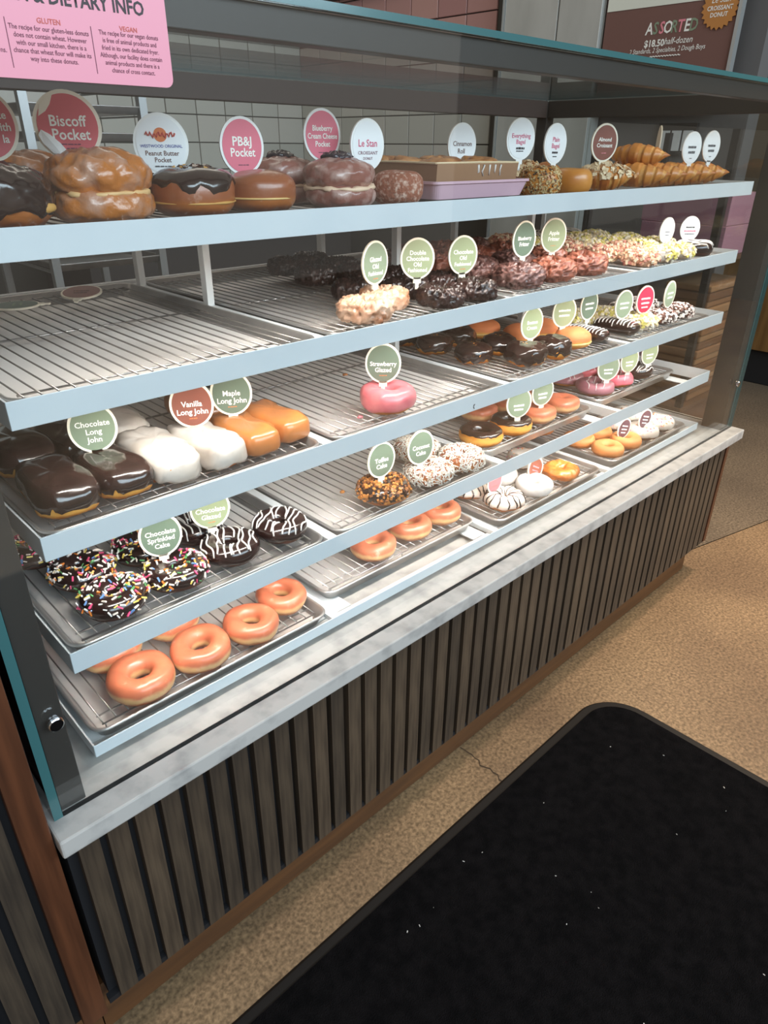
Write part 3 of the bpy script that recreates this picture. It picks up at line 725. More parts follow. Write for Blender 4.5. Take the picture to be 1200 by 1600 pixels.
    fn = ring_fn(.030, .0175, .034, .003, 40, q+105, lobes=9, lamp=.10, hole=1.1)
    d = ring_mesh('dough', fn, M_cake); ic = ring_icing('icing', fn, mat('marshmallow_icing', rgb(232, 206, 190), .5, col2=rgb(246, 236, 226), scale=30), q+5, lo=-.5)
    proto('smore%d' % q, ('dough', d, None), ('icing', ic, None), ('stripes', radial('stripes', fn, M_choc, 15, q), None))

# laminated pastries of the top shelf
def lam(k): return lambda p, u, v: .0022*abs(math.sin((p.z*.5+p.y*.25+p.x*.9)*150+2*math.sin(p.y*60+k)))+.0025*ridg(p, 75, k)
fn = blob_fn(.062, .050, .037, .78, .85, .004, 28, 3, mod=lam(1))
rib = lambda p, u, v: .005*abs(math.sin(p.x*95+p.z*60+p.y*30))+.003*ridg(p, 80, 3)
fb = blob_fn(.061, .049, .021, .70, .85, .003, 28, 3, rough=.003)
ft = blob_fn(.058, .047, .0235, .85, .88, .003, 28, 5, mod=rib)
proto('bisc0', ('dough', blob_mesh('dough', fb, M_bisc, 72, 36), None), ('upper_dough', blob_mesh('upper_dough', ft, M_bisc, 90, 44), None, (0, .002, .029)),
      ('filling', blob_mesh('filling', blob_fn(.0575, .0455, .0045, .6, .85, .006, 70, 2), mat('biscuit_filling', rgb(226, 184, 128), .45)), None, (0, 0, .029)))
fn = blob_fn(.058, .052, .032, .75, .85, .003, 24, 5, mod=lam(2))
proto('chocpocket0', ('dough', blob_mesh('dough', fn, M_brownd, 72, 44), None), ('icing', blob_icing('icing', fn, M_choc, 3, lo=-.35, wob=.5, th=.002, nu=72, nv=24), None),
      ('filling', blob_mesh('filling', blob_fn(.020, .014, .007, .8, .9, .002, 60, 2), M_pbut), None, (.028, -.038, .016)))
fn = blob_fn(.054, .049, .0295, .66, .9, .003, 30, 6)
proto('pbut0', ('dough', blob_mesh('dough', fn, M_brownd), None), ('icing', blob_icing('icing', fn, M_choc, 5, lo=.12, wob=.35, th=.002), None),
      ('filling', blob_mesh('filling', blob_fn(.0553, .0503, .003, .6, .9, .002, 40, 4), M_pbut), None, (0, 0, .016)),
      ('chocolate_crumbs', scatter('chocolate_crumbs', blob_mesh('t', blob_fn(.04, .036, .0305, .66, .9, .002, 24, 6), M_choc), 60, (.006, .004, .003), [M_chocb, M_choc, M_pbut], 4, nmin=.8), 'stuff'))
fn = blob_fn(.050, .047, .0275, .66, .95, .003, 30, 8)
proto('pbj0', ('dough', blob_mesh('dough', fn, M_brownd), None),
      ('filling', blob_mesh('filling', blob_fn(.0514, .0474, .003, .6, .95, .001, 40, 4), M_cream2), None, (0, 0, .018)))
fb = blob_fn(.055, .048, .018, .70, .85, .003, 28, 9, rough=.003)
ft = blob_fn(.053, .047, .0215, .85, .88, .003, 28, 8, mod=lambda p, u, v: .003*abs(math.sin(p.y*90+p.z*120+p.x*25))+.002*ridg(p, 80, 6))
proto('blue0', ('dough', blob_mesh('dough', fb, M_blue, 72, 36), None), ('upper_dough', blob_mesh('upper_dough', ft, M_blue, 90, 44), None, (0, .003, .024)),
      ('filling', blob_mesh('filling', blob_fn(.0555, .0485, .0060, .7, .85, .008, 80, 2), mat('cream_cheese', rgb(238, 206, 176), .5)), None, (0, 0, .022)),
      ('compote', blob_mesh('compote', blob_fn(.026, .020, .007, .9, .9, .004, 110, 4, rough=.004), M_berry), None, (.004, .008, .063)))
fn = blob_fn(.043, .043, .026, .62, 1.0, .002, 40, 4)
proto('sugar0', ('dough', blob_mesh('dough', fn, M_sug), None))
fn = ring_fn(.0235, .019, .050, .001, 30, 3, hole=1.1); d = ring_mesh('dough', fn, M_bagel)
proto('plainbagel0', ('dough', d, None))
fn = ring_fn(.0235, .019, .054, .001, 30, 5, hole=1.1); d = ring_mesh('dough', fn, M_bagel)
proto('everybagel0', ('dough', d, None), ('seeds', scatter('seeds', d, 1300, (.0048, .0028, .0018), M_seed, 3, nmin=-.9, lift=.4, weights=[4, 2.5, 1]), 'stuff'))
def crois_mesh(L=.165, rm=.034, seed=1, bend=.5):
    mb = MB(); rows = []; N = 60; n = 26
    for j in range(N+1):
        t = -1+2*j/N
        seg = (abs(t)*3.6) % 1.0
        r = rm*((1-abs(t)**2.2)*.92+.10)*(1-.17*seg if abs(t) > .12 else 1)
        a = bend*t
        cx, cy = math.sin(a)*L/2/bend*1.0, (math.cos(a)-1)*L/2/bend
        tx = Vector((math.cos(a), -math.sin(a), 0)); nx = Vector((math.sin(a), math.cos(a), 0))
        row = []
        for i in range(n):
            q = 2*PI*i/n; p = Vector((cx, cy, rm*.88))+nx*(r*1.08*math.cos(q))+Vector((0, 0, r*.9*math.sin(q)))
            p += Vector((0, 0, .002*nz(p, 50, seed)))+tx*(.006*math.sin(q)*t)
            if p.z < .0005: p.z = .0005
            row.append(p)
        rows.append(row)
    mb.grid(rows)
    for j in range(N):
        sg = (abs(-1+2*(j+.5)/N)*3.6) % 1.0
        for i in range(n): mb.m[j*n+i] = 1 if .62 < sg < .95 else 0
    mb.f.append(tuple(range(n))[::-1]); mb.f.append(tuple(N*n+k for k in range(n))); mb.m += [0, 0]
    return mb.mesh('crust', [M_crois, mat('pale_croissant_layer', rgb(226, 170, 98), .45, col2=rgb(206, 140, 70), scale=40)], True)
for q in range(3):
    cm = crois_mesh(seed=q, bend=.35+.25*q); proto('croissant%d' % q, ('crust', cm, None))
cm = crois_mesh(L=.125, rm=.032, seed=7, bend=.15)
proto('almond0', ('crust', cm, None), ('almond_flakes', scatter('almond_flakes', cm, 260, (.011, .008, .0013), M_alm, 3, nmin=.0, lift=1.5, weights=[3, 1]), 'stuff'))
def spiral():
    mb = MB(); pts = []
    for k in range(70):
        a = k*.28; r = .006+.0017*a; pts.append((r*math.cos(a), r*math.sin(a), .022+.006*math.cos(a*.3)))
    mb.tube(pts, .0125, 8); return mb.mesh('coil', M_cinn, True)
proto('roll0', ('coil', spiral(), None))

def pastry(name, kind, loc, rz, label, cat, group=None, sc=1.0):
    parts = P[kind]
    root = mobj(name, parts[0][1], None, loc, (0, 0, rz), sc)
    tag(root, label, cat, group)
    for q in parts[1:]:
        c = mobj(q[0], q[1], root, q[3] if len(q) > 3 else (0, 0, 0))
        if q[2]: c['kind'] = q[2]
    return root
random.seed(21)
def put(name, kind, sh, x, y, label, cat='donut', rz=None, sc=1.0, group=None, var=None, zo=0.0):
    k = kind+str(random.randrange(3) if var is None else var)
    if k not in P: k = kind+'0'
    return pastry(name, k, (x, y, ZR[sh-1]+zo), random.random()*6.28 if rz is None else rz, label, cat, group, sc)

# bottom shelf
G5 = 'glazed ring donuts on the bottom shelf'
for x, y, l in [(.112, .066, 'largest, nearest glazed ring donut at front left of the bottom shelf'), (.2195, .066, 'glazed ring donut second along the front of the bottom shelf left pan'),
                (.323, .066, 'glazed ring donut third along the front of the bottom shelf left pan'), (.414, .100, 'glazed ring donut nearest the right corner of the bottom left pan'),
                (.108, .175, 'glazed ring donut half hidden by the fourth shelf lip, behind the nearest one'), (.225, .178, 'glazed ring donut deepest in the bottom left pan, only its front showing'),
                (.673, .120, 'left glazed ring donut of the three in the second bottom pan'), (.792, .128, 'middle glazed ring donut of the three in the second bottom pan'),
                (.897, .130, 'right glazed ring donut of the three in the second bottom pan')]:
    put('glazed_donut', 'glazed', 5, x, y, l, sc=(.99 if x < .15 else .97 if x < .3 else .92 if x < .4 else .90) if x < .5 else .93, group=G5)
put('striped_donut', 'smore', 5, 1.062, .066, 'marshmallow iced donut with chocolate stripes at front of third bottom pan', var=0)
put('striped_donut', 'smore', 5, 1.050, .168, 'chocolate striped marshmallow donut behind the other striped one', var=1)
put('powdered_donut', 'powder', 5, 1.185, .064, 'white powdered donut at the front of the third bottom pan')
put('powdered_donut', 'powder', 5, 1.170, .164, 'white powdered donut half hidden behind the front powdered one')
put('old_fashioned_donut', 'orangeof', 5, 1.318, .072, 'orange-brown old fashioned donut at the right of the third bottom pan')
put('iced_donut', 'whitespr', 5, 1.300, .180, 'white iced donut behind the orange-brown old fashioned one')
for x, y, l in [(1.545, .064, 'plain cake donut at the front left of the fourth bottom pan'), (1.642, .062, 'plain cake donut at the front, next to the sprinkled white ones'),
                (1.545, .160, 'plain cake donut in the second row at the left of the last bottom pan'), (1.642, .158, 'plain cake donut in the second row beside the plum signs')]:
    put('cake_donut', 'cake', 5, x, y, l, group='plain cake donuts')
put('cake_donut', 'cake', 5, 1.545, .30, 'plain cake donut far back in the last bottom pan, seen past the fourth shelf', group='plain cake donuts')
for x, y, l in [(1.745, .064, 'white iced sprinkled donut in front of the plum signs'), (1.850, .066, 'white iced sprinkled donut in the right corner of the bottom shelf'),
                (1.745, .168, 'white iced sprinkled donut in the second row, left'), (1.850, .170, 'white iced sprinkled donut in the second row, right corner')]:
    put('iced_donut', 'whitespr', 5, x, y, l, group='white iced sprinkled donuts')
# fourth shelf
for x, y, l in [(.100, .078, 'nearest chocolate donut with rainbow sprinkles at the front left'), (.095, .184, 'rainbow sprinkled chocolate donut in the second row at far left'),
                (.205, .080, 'rainbow sprinkled chocolate donut in front of the dark sage sign'), (.200, .186, 'rainbow sprinkled chocolate donut behind, left of the dark sage sign')]:
    put('sprinkled_donut', 'sprinkled', 4, x, y, l, sc=.97, group='rainbow sprinkled donuts')
put('sprinkled_donut', 'sprinkled', 4, .070, .300, 'rainbow sprinkled chocolate donut mostly hidden under the third shelf lip', group='rainbow sprinkled donuts')
for x, y, l in [(.308, .084, 'chocolate donut with white drizzle below the sage sign'), (.414, .090, 'chocolate donut with white drizzle at the right of the pan'), (.300, .188, 'white drizzled chocolate donut hidden behind the sage sign')]:
    put('drizzled_donut', 'drizzled', 4, x, y, l, sc=.96, group='white drizzled donuts')
put('toffee_donut', 'toffee', 4, .653, .068, 'chocolate dipped donut covered in amber toffee crumbs')
for x, y, l, v in [(.782, .068, 'coconut covered donut under the sage sign', 1), (.888, .066, 'coconut covered donut at the right, brown centre showing', 2), (.852, .170, 'coconut covered donut behind the other two', 1)]:
    put('coconut_donut', 'coconut', 4, x, y, l, var=v, group='coconut donuts')
put('chocolate_ring', 'chocring', 4, 1.030, .128, 'chocolate topped golden ring donut at the left of the third pan')
put('chocolate_ring', 'chocring', 4, 1.142, .125, 'chocolate topped golden ring donut just below the sage sign')
for x, y, l in [(1.250, .122, 'filled square glazed donut with jelly spot, left of the front pair'), (1.362, .124, 'filled square glazed donut with jelly spot, right of the front pair'),
                (1.255, .224, 'filled glazed donut in the second row behind the front pair, left'), (1.360, .226, 'filled glazed donut in the second row behind the front pair, right'), (1.15, .232, 'filled glazed donut behind the sage sign in the third pan')]:
    put('jelly_donut', 'jelly', 4, x, y, l, rz=.1, group='filled glazed donuts')
for x, y, kd, l in [(1.565, .145, 'purple', 'mauve iced ring donut at the front left of the last pan'), (1.575, .252, 'purple', 'mauve iced ring donut in the second row of the last pan'),
                    (1.680, .150, 'pinkring', 'bright pink iced ring donut at the front of the last pan'), (1.685, .258, 'pinkring', 'pink iced ring donut hidden behind the sage signs')]:
    put('iced_ring', kd, 4, x, y, l)
put('chocolate_ring', 'drizzled', 4, 1.805, .150, 'chocolate drizzled donut at the right end of the fourth shelf')
put('chocolate_ring', 'chocring', 4, 1.800, .258, 'dark chocolate donut behind the drizzled one at the right end')
# third shelf
LJ = [(.062, .105, 'ljchoc', 1.05), (.141, .105, 'ljchoc', .98), (.218, .108, 'ljwhite', 1.03), (.296, .104, 'ljwhite', .98), (.370, .106, 'ljmaple', .92), (.437, .118, 'ljmaple', .92)]
NM = {'ljchoc': 'chocolate', 'ljwhite': 'white vanilla', 'ljmaple': 'tan maple'}
for n, (x, y, kd, sc) in enumerate(LJ):
    put('long_john', kd, 3, x, y, '%s iced long john bar, %s of the front pair' % (NM[kd], ('left', 'right')[n % 2]), 'long john', rz=random.uniform(-.05, .05), sc=sc, group='long johns in the front row')
for n, (x, y, kd, sc) in enumerate(LJ[:5]):
    if n in (3,): continue
    put('long_john', kd, 3, x+.004, y+.165, '%s iced long john bar in the back row%s' % (NM[kd], ', further left' if n == 0 else ', further right' if n == 1 else ''), 'long john', rz=random.uniform(-.05, .05), sc=sc, group='long johns in the back row')
put('strawberry_donut', 'straw', 3, .669, .076, 'pink strawberry glazed ring donut alone in its pan', var=0)
for x, y, sc, l in [(1.112, .082, 1.0, 'largest chocolate iced filled donut at the front of the third pan'), (1.214, .080, .94, 'chocolate iced filled donut right of the largest one'), (1.040, .176, .85, 'chocolate iced filled donut behind and left of the largest one'),
                    (1.145, .186, .9, 'chocolate iced filled donut behind the largest one'), (1.030, .290, .9, 'chocolate iced filled donut far left in the third row'), (1.13, .30, .9, 'chocolate iced filled donut in the third row, second from left'), (1.030, .400, .9, 'chocolate iced filled donut deepest in the pan')]:
    put('boston_donut', 'boston', 3, x, y, l, sc=sc, group='chocolate iced filled donuts')
for x, y, l in [(1.325, .094, 'sugared split donut with cream line at the front right'), (1.345, .204, 'sugared split donut behind the front sugared one'), (1.252, .197, 'sugared split donut right behind the light sage sign'), (1.232, .31, 'sugared split donut in the third row')]:
    put('sugared_donut', 'sugared', 3, x, y, l, group='sugared split donuts')
put('chocolate_roll', 'chocroll', 3, 1.412, .110, 'dark chocolate roll with white drizzle at the right of the third pan', 'pastry', rz=.1, sc=.95)
put('chocolate_roll', 'chocroll', 3, 1.542, .098, 'dark chocolate roll with white stripes at the left of the last pan', 'pastry', rz=.1)
put('chocolate_roll', 'chocroll', 3, 1.415, .245, 'chocolate roll in the second row behind the drizzled one', 'pastry', rz=0)
for x, y, l in [(1.635, .082, 'white crumb coated donut under the crimson sign'), (1.640, .190, 'white crumb coated donut behind the crimson sign'), (1.545, .225, 'white crumb coated donut behind the chocolate roll')]:
    put('crumb_donut', 'lemon', 3, x, y, l, group='white crumb donuts on the third shelf')
for x, y, l in [(1.745, .080, 'brown donut with pale chips, left of the two at the right end'), (1.852, .080, 'brown donut with pale chips at the far right end of the third shelf'), (1.745, .190, 'brown donut with pale chips in the second row left'), (1.85, .19, 'brown donut with pale chips in the second row right')]:
    put('chip_donut', 'chips', 3, x, y, l, group='chip covered donuts')
# second shelf
put('old_fashioned_donut', 'glazedof', 2, .612, .076, 'pale glazed old fashioned donut at the front of the second shelf', sc=.94, group='old fashioned donuts')
put('old_fashioned_donut', 'glazedof', 2, .706, .128, 'pale glazed old fashioned donut behind and right of the front one', sc=.9, group='old fashioned donuts')
DO = [(.800, .070, 'front left'), (.900, .072, 'front right'), (.812, .172, 'second row left'), (.905, .172, 'second row right'), (.72, .225, 'left, behind the pale glazed ones'), (.812, .275, 'third row left'), (.905, .275, 'third row right'),
      (.86, .372, 'fourth row'), (.77, .41, 'fifth row left'), (.895, .475, 'fifth row right'), (.80, .55, 'far back left'), (.895, .585, 'far back right')]
for x, y, l in DO: put('chocolate_old_fashioned', 'chocof', 2, x, y, 'dark chocolate old fashioned donut in the second shelf pan, '+l, sc=.92, group='dark old fashioned donuts')
for n, (x, y, kd, l) in enumerate([(1.072, .092, 'bfritter', 'dark craggy fritter below the dark sage sign'), (1.200, .094, 'fritter', 'reddish craggy fritter below the light sage sign'), (1.330, .094, 'fritter', 'reddish craggy fritter at the right of the third pan'),
                   (1.075, .210, 'bfritter', 'dark fritter in the second row'), (1.215, .215, 'bfritter', 'dark fritter between the two signs, second row'), (1.345, .212, 'fritter', 'reddish fritter in the second row right'), (1.080, .330, 'fritter', 'reddish fritter in the third row left'),
                   (1.215, .335, 'fritter', 'reddish fritter in the third row middle'), (1.350, .335, 'fritter', 'reddish fritter in the third row right'), (1.09, .45, 'bfritter', 'dark fritter in the fourth row left'), (1.23, .455, 'fritter', 'reddish fritter in the fourth row middle'), (1.35, .455, 'bfritter', 'dark fritter in the fourth row right')]):
    put('fritter', kd, 2, x, y, l+' of the second shelf', 'fritter', rz=random.uniform(-.4, .4), group='fritters on the second shelf')
RW = ['front', 'second', 'third', 'fourth', 'fifth']; CL = ['leftmost', 'second', 'third', 'rightmost']
for r in range(5):
    for c in range(4):
        kd = ('crumb' if c == 0 or (c == 1 and r > 0) else 'lemon') if (r + c) % 4 != 3 else ('lemon' if c < 3 else 'drizzled')
        if r == 4 and c > 0: kd = 'drizzled'
        put('crumb_donut', kd, 2, 1.552+.104*c+random.uniform(-.003, .003), .072+.106*r, '%s donut in the %s row of the last pan on the second shelf' % (CL[c], RW[r]), sc=.98, group='crumb donuts in the last pan')
# top shelf
ZP = 0.0
put('laminated_pocket', 'chocpocket', 1, .064, .084, 'chocolate iced layered pastry at the far left of the top shelf', 'pastry', rz=.2, sc=.97)
put('laminated_pocket', 'bisc', 1, .190, .090, 'large glazed layered pastry under the peeling coral sign', 'pastry', rz=0.1)
put('laminated_pocket', 'bisc', 1, .150, .215, 'glazed layered pastry behind the large one', 'pastry', rz=.4, sc=.95)
put('filled_donut', 'pbut', 1, .311, .082, 'chocolate topped filled donut below the white oval sign', 'donut', rz=0.2)
put('filled_donut', 'pbj', 1, .4165, .080, 'reddish glazed filled donut with pale cream line', 'donut', rz=0.3)
put('filled_donut', 'boston', 1, .395, .200, 'chocolate iced donut behind the reddish filled one', 'donut', sc=1.05)
put('laminated_pocket', 'chocpocket', 1, .282, .225, 'dark chocolate layered pastry in the second row', 'pastry', rz=1.0, sc=.95)
put('laminated_pocket', 'blue', 1, .575, .090, 'iced layered pastry with dark berry topping in front', 'pastry', rz=.1, zo=ZP)
put('laminated_pocket', 'blue', 1, .560, .215, 'iced layered pastry with dark berry topping behind', 'pastry', rz=.5, zo=ZP)
put('sugared_pastry', 'sugar', 1, .678, .068, 'round cinnamon sugar coated pastry beside the lilac tray', 'pastry', rz=0, zo=ZP)
put('bagel', 'everybagel', 1, 1.085, .072, 'seed covered bagel beside the card box', 'bagel', sc=.98)
put('bagel', 'plainbagel', 1, 1.196, .070, 'plain shiny golden bagel', 'bagel', sc=.98)
put('almond_croissant', 'almond', 1, 1.345, .082, 'almond flake croissant below the brown sign', 'croissant', rz=2.2)
put('almond_croissant', 'almond', 1, 1.200, .190, 'almond flake croissant behind the plain bagel', 'croissant', rz=.2)
put('almond_croissant', 'almond', 1, 1.075, .195, 'almond flake croissant behind the seed covered bagel', 'croissant', rz=.2)
CR = [(1.362, .250, .3, 0, 'behind the brown sign'), (1.560, .118, 1.75, 0, 'at the front left of the last pan'), (1.645, .115, 1.70, 0, 'second along the front of the last pan'), (1.730, .118, 1.66, 0, 'third along the front of the last pan'),
      (1.815, .115, 1.72, 0, 'fourth along the front of the last pan'), (1.900, .118, 1.66, 0, 'at the right front end of the top shelf'), (1.603, .15, 1.7, .042, 'stacked on top of the left ones'), (1.36, .34, .1, 0, 'in the third row behind the brown sign')]
for n, (x, y, a, zo, l) in enumerate(CR): put('croissant', 'croissant', 1, x, y, 'golden brown croissant '+l, 'croissant', rz=a, sc=.92, var=n % 2, zo=zo, group='croissants on the top shelf')

for n, (x, y, z_, m_, l) in enumerate([(.594, .070, ZR[2], M_pinki, 'tiny pink icing crumb at the front of the strawberry pan'), (.748, .290, ZR[2], M_maple, 'small orange crumb at the back of the strawberry pan'), (.606, .140, ZR[3], M_tof[0], 'small amber crumb beside the toffee donut')]):
    o = mobj('pastry_crumb', blob_mesh('pastry_crumb', blob_fn(.006, .004, .0025, .8, .8, .002, 200, n, rough=.001), m_, 12, 8), None, (x, y, z_)); tag(o, l, 'crumb')
# lilac tray, card box and cinnamon rolls
z0 = S[0]-.0022
def tapered(x0, x1, y0, y1, za, zb, fl, th, r=.012):
    mb = MB()
    def lp(o, z): return [(x, y, z) for x, y in rrect(x0-o, x1+o, y0-o, y1+o, max(r, .003), 5)]
    loft(mb, [lp(0, za), lp(fl, zb), lp(fl+.003, zb), lp(fl+.003, zb+.004), lp(fl-th, zb+.004), lp(-th, za+th)])
    return mb
o = tapered(.742, .985, .040, .250, z0, z0+.024, .008, .002).obj('serving_tray', M_lilac, smooth=False); tag(o, 'lilac plastic tray under the card box on the top shelf', 'tray')
mb = MB()
x0, x1, y0, y1, za, zb, f_ = .756, .975, .055, .236, z0+.0022, z0+.054, .010
def quad4(a, b, c, d, t):
    a, b, c, d = map(Vector, (a, b, c, d)); n = (b-a).cross(d-a).normalized()*t
    mb.add([a, b, c, d, a+n, b+n, c+n, d+n], [(3, 2, 1, 0), (4, 5, 6, 7), (0, 1, 5, 4), (1, 2, 6, 5), (2, 3, 7, 6), (3, 0, 4, 7)])
quad4((x0, y0, za), (x1, y0, za), (x1, y1, za), (x0, y1, za), .0015)
quad4((x0, y0, za), (x0-f_*.3, y0-f_*.6, zb), (x1+f_*.3, y0-f_*.6, zb), (x1, y0, za), .0015)
quad4((x1, y0, za), (x1+f_*.3, y0-f_*.6, zb), (x1+f_*.3, y1+f_*.6, zb), (x1, y1, za), .0015)
quad4((x1, y1, za), (x1+f_*.3, y1+f_*.6, zb), (x0-f_*.3, y1+f_*.6, zb), (x0, y1, za), .0015)
quad4((x0, y1, za), (x0-f_*.3, y1+f_*.6, zb), (x0-f_*.3, y0-f_*.6, zb), (x0, y0, za), .0015)
bx = mb.obj('card_box', M_card); tag(bx, 'brown card box of cinnamon rolls on the lilac tray', 'box')
mb = MB()
for (a, b) in (((x0-.004, y1+.003), (x1+.004, y1+.003)), ((x0-.004, y0-.004), (x0-.004, y1+.003)), ((x1+.004, y0-.004), (x1+.004, y1+.003)), ((x0-.004, y0-.004), (x1+.004, y0-.004))):
    mb.tube([(a[0], a[1], zb+.001), ((a[0]+b[0])/2, (a[1]+b[1])/2, zb+.002), (b[0], b[1], zb+.001)], .0017, 5)
o = mb.obj('paper_rim', M_paper, bx)
mb = MB(); rnd = random.Random(2)
for k in range(5):
    xk = .86+.016*k; zz = zb-.002
    mb.tube([(xk, y0-f_*.6-.0006, zz), (xk+rnd.uniform(-.004, .004), y0-f_*.5, zz-.006-rnd.random()*.006), (xk+.001, y0-f_*.45, zz-.012-rnd.random()*.008)], [.002, .0018, .0012], 6)
mb.obj('icing_drips', M_drz, bx, True)
for n, (x, y) in enumerate([(.812, .102), (.918, .102), (.812, .192), (.918, .192)]):
    pastry('cinnamon_roll', 'roll0', (x, y, za+.028), n, 'cinnamon roll in the card box, %s' % ('front left', 'front right', 'back left', 'back right')[n], 'pastry', 'cinnamon rolls in the box', .88)

# ------------------------------------------------------------------ lettering
def text_mesh(body, size, m, bold=.0, align='CENTER', sx=1.0, shear=0.0, ls=1.0):
    cu = bpy.data.curves.new('t', 'FONT'); cu.body = body; cu.size = size; cu.align_x = align; cu.align_y = 'CENTER'
    cu.offset = bold*size; cu.resolution_u = 2; cu.shear = shear; cu.space_line = ls
    ob = bpy.data.objects.new('t', cu); link(ob)
    dg = bpy.context.evaluated_depsgraph_get(); me = bpy.data.meshes.new_from_object(ob.evaluated_get(dg))
    bpy.data.objects.remove(ob); bpy.data.curves.remove(cu)
    me.materials.clear(); me.materials.append(m)
    if sx != 1: me.transform(Matrix.Diagonal((sx, 1, 1, 1)))
    return me
def bars_mesh(rows, m):
    """lines too small to read: short uneven strokes"""
    mb = MB(); rnd = random.Random(len(rows)*7+int(rows[0][1]*1e5))
    for (z, wd, h) in rows:
        x = -wd/2
        while x < wd/2-.001:
            l = min(rnd.uniform(.0025, .007), wd/2-x); mb.box(x, x+l, z-h/2, z+h/2*rnd.uniform(.6, 1), 0, .0002); x += l+.0009
    return mb.mesh('t', m)
RXZ = Matrix.Rotation(PI/2, 4, 'X')       # text plane XY -> stands upright facing -Y
def oval(rx, rz, n=40): return [(rx*math.cos(2*PI*k/n), rz*math.sin(2*PI*k/n)) for k in range(n)]
def disc(rx, rz, y0, y1, m, name, tab=None):
    mb = MB(); o_ = oval(rx, rz)
    loft(mb, [[(x, y1, z) for x, z in o_], [(x, y0, z) for x, z in o_]])
    if tab: mb.box(-tab, tab, y0, y1, -rz-.007, -rz+.004); mb.box(-.0035, .0035, y0+.0003, y1-.0003, -rz-.018, -rz-.006)
    return mb.mesh(name, m)
board_c = {}; face_c = {}
def sign(key, face, lines, pos, label, lay=None, rx=.0335, rz=.0375, rim=.0036, rot=None, board=None, note='w', name='pastry_sign'):
    x, y, z, a = pos
    bk = (rx, rz, board or (M_wsign if face == 'white' else M_cream).name)
    if bk not in board_c: board_c[bk] = disc(rx, rz, -.0016, .0016, MATS[bk[2]], 'sign_board', .0075)
    s = mobj(name, board_c[bk], None, (x, y, z), rot or (0, 0, math.radians(a))); tag(s, label, 'sign', 'pastry signs')
    fk = (rx, rz, face, rim)
    if fk not in face_c: face_c[fk] = disc(rx-rim, rz-rim, -.0021, -.0016, F[face], 'printed_face')
    f = mobj('printed_face', face_c[fk], s)
    for ln in lines:
        if ln[0] == '#': me = bars_mesh(ln[1], INK[ln[2]])
        else:
            tx, sz, dz, ink = ln[:4]; dx = ln[4] if len(ln) > 4 else 0
            me = text_mesh(tx, sz, INK[ink], bold=.018 if ink == 'w' else .012, sx=ln[5] if len(ln) > 5 else .95)
            me.transform(Matrix.Translation((dx, dz, 0)))
        me.transform(RXZ); me.transform(Matrix.Translation((0, -.0024, 0)))
        mobj('lettering', me, f)
    return s
SP = {
'ate': (.086, .135, 1.376, -17), 'Biscoff': (.182, .139, 1.377, -22), 'Peanut': (.302, .138, 1.358, -28), 'PBJ': (.420, .125, 1.357, -10), 'Blueberry': (.585, .146, 1.373, -9), 'LeStan': (.640, .100, 1.360, -5),
'Cinnamon': (.930, .150, 1.3615, -11), 'Everything': (1.066, .115, 1.373, -18), 'Plain': (1.158, .095, 1.3655, -7), 'Almond': (1.330, .084, 1.369, -24), 'wa': (1.761, .085, 1.361, -16), 'wb': (1.875, .085, 1.365, -14), 'edge': (1.687, .140, 1.373, 35),
'GlazedOF': (.677, .121, 1.175, 4), 'DoubleOF': (.795, .129, 1.171, -31), 'ChocOF': (.928, .130, 1.166, -19), 'BlueFr': (1.110, .115, 1.184, -10), 'AppleFr': (1.250, .134, 1.181, -24), 'wc': (1.803, .130, 1.157, -12), 'wd': (1.92, .118, 1.155, -35),
'CLJ': (.139, .136, .999, -19), 'VLJ': (.290, .122, 1.002, -27), 'MLJ': (.366, .129, 1.002, -31), 'Straw': (.670, .090, 1.002, -43), 'Boston': (1.152, .101, 1.002, -12), 'g3a': (1.305, .115, 1.004, -23), 'g3b': (1.425, .120, 1.004, -7),
'g3c': (1.542, .086, .995, -12), 'red': (1.640, .078, .996, -14), 'g3d': (1.772, .073, .995, 1), 'CSC': (.194, .094, .818, -15), 'CG': (.296, .116, .821, -19), 'Toffee': (.655, .078, .815, -6), 'Coconut': (.758, .070, .815, -9),
'g4a': (1.132, .100, .816, -25), 'g4b': (1.244, .110, .818, -17), 'g4c': (1.560, .110, .818, -31), 'g4d': (1.680, .112, .817, -18), 'g4e': (1.800, .112, .817, -16), 'r5': (1.048, .089, .639, -5), 'b5': (1.218, .088, .622, -10), 'p5a': (1.635, .070, .629, -12), 'p5b': (1.757, .068, .629, -13)}
note = lambda ink: ('#', [(-.024, .016, .0014)], ink)
sign('ate', 'red', [('ate', .0115, .010, 'w', .017), ('with', .0115, -.002, 'w', .017), ('la', .0115, -.014, 'w', .019)], SP['ate'], 'coral oval sign cut by the left picture edge', board='cream_foamboard', rx=.0345)
b = sign('Biscoff', 'red', [('Biscoff', .0165, .005, 'w'), ('Pocket', .0165, -.0095, 'w', .002), ('#', [(-.0195, .022, .0014), (-.024, .012, .0014)], 'm')], SP['Biscoff'], 'large coral oval sign with peeling corner above the layered pastry', rx=.0385, rz=.0385, rim=.0042)
mb = MB(); pk = [(-.031, -.004), (-.022, -.009), (-.012, -.018), (-.004, -.029), (-.010, -.034), (-.022, -.029), (-.031, -.019), (-.035, -.010)]
mb.add([(x, -.0027-.004*max(0, 1-abs(x+z+.04)/.02), z) for x, z in pk]+[(x, -.0023, z) for x, z in pk], [tuple(range(8))[::-1], tuple(range(8, 16))]+[(i, (i+1) % 8, 8+(i+1) % 8, 8+i) for i in range(8)])
mb.obj('peeled_flap', M_wsign, b)
mb = MB(); pk = [(-.031, .010), (-.022, .0155), (-.016, .023), (-.012, .032), (-.020, .030), (-.028, .022)]
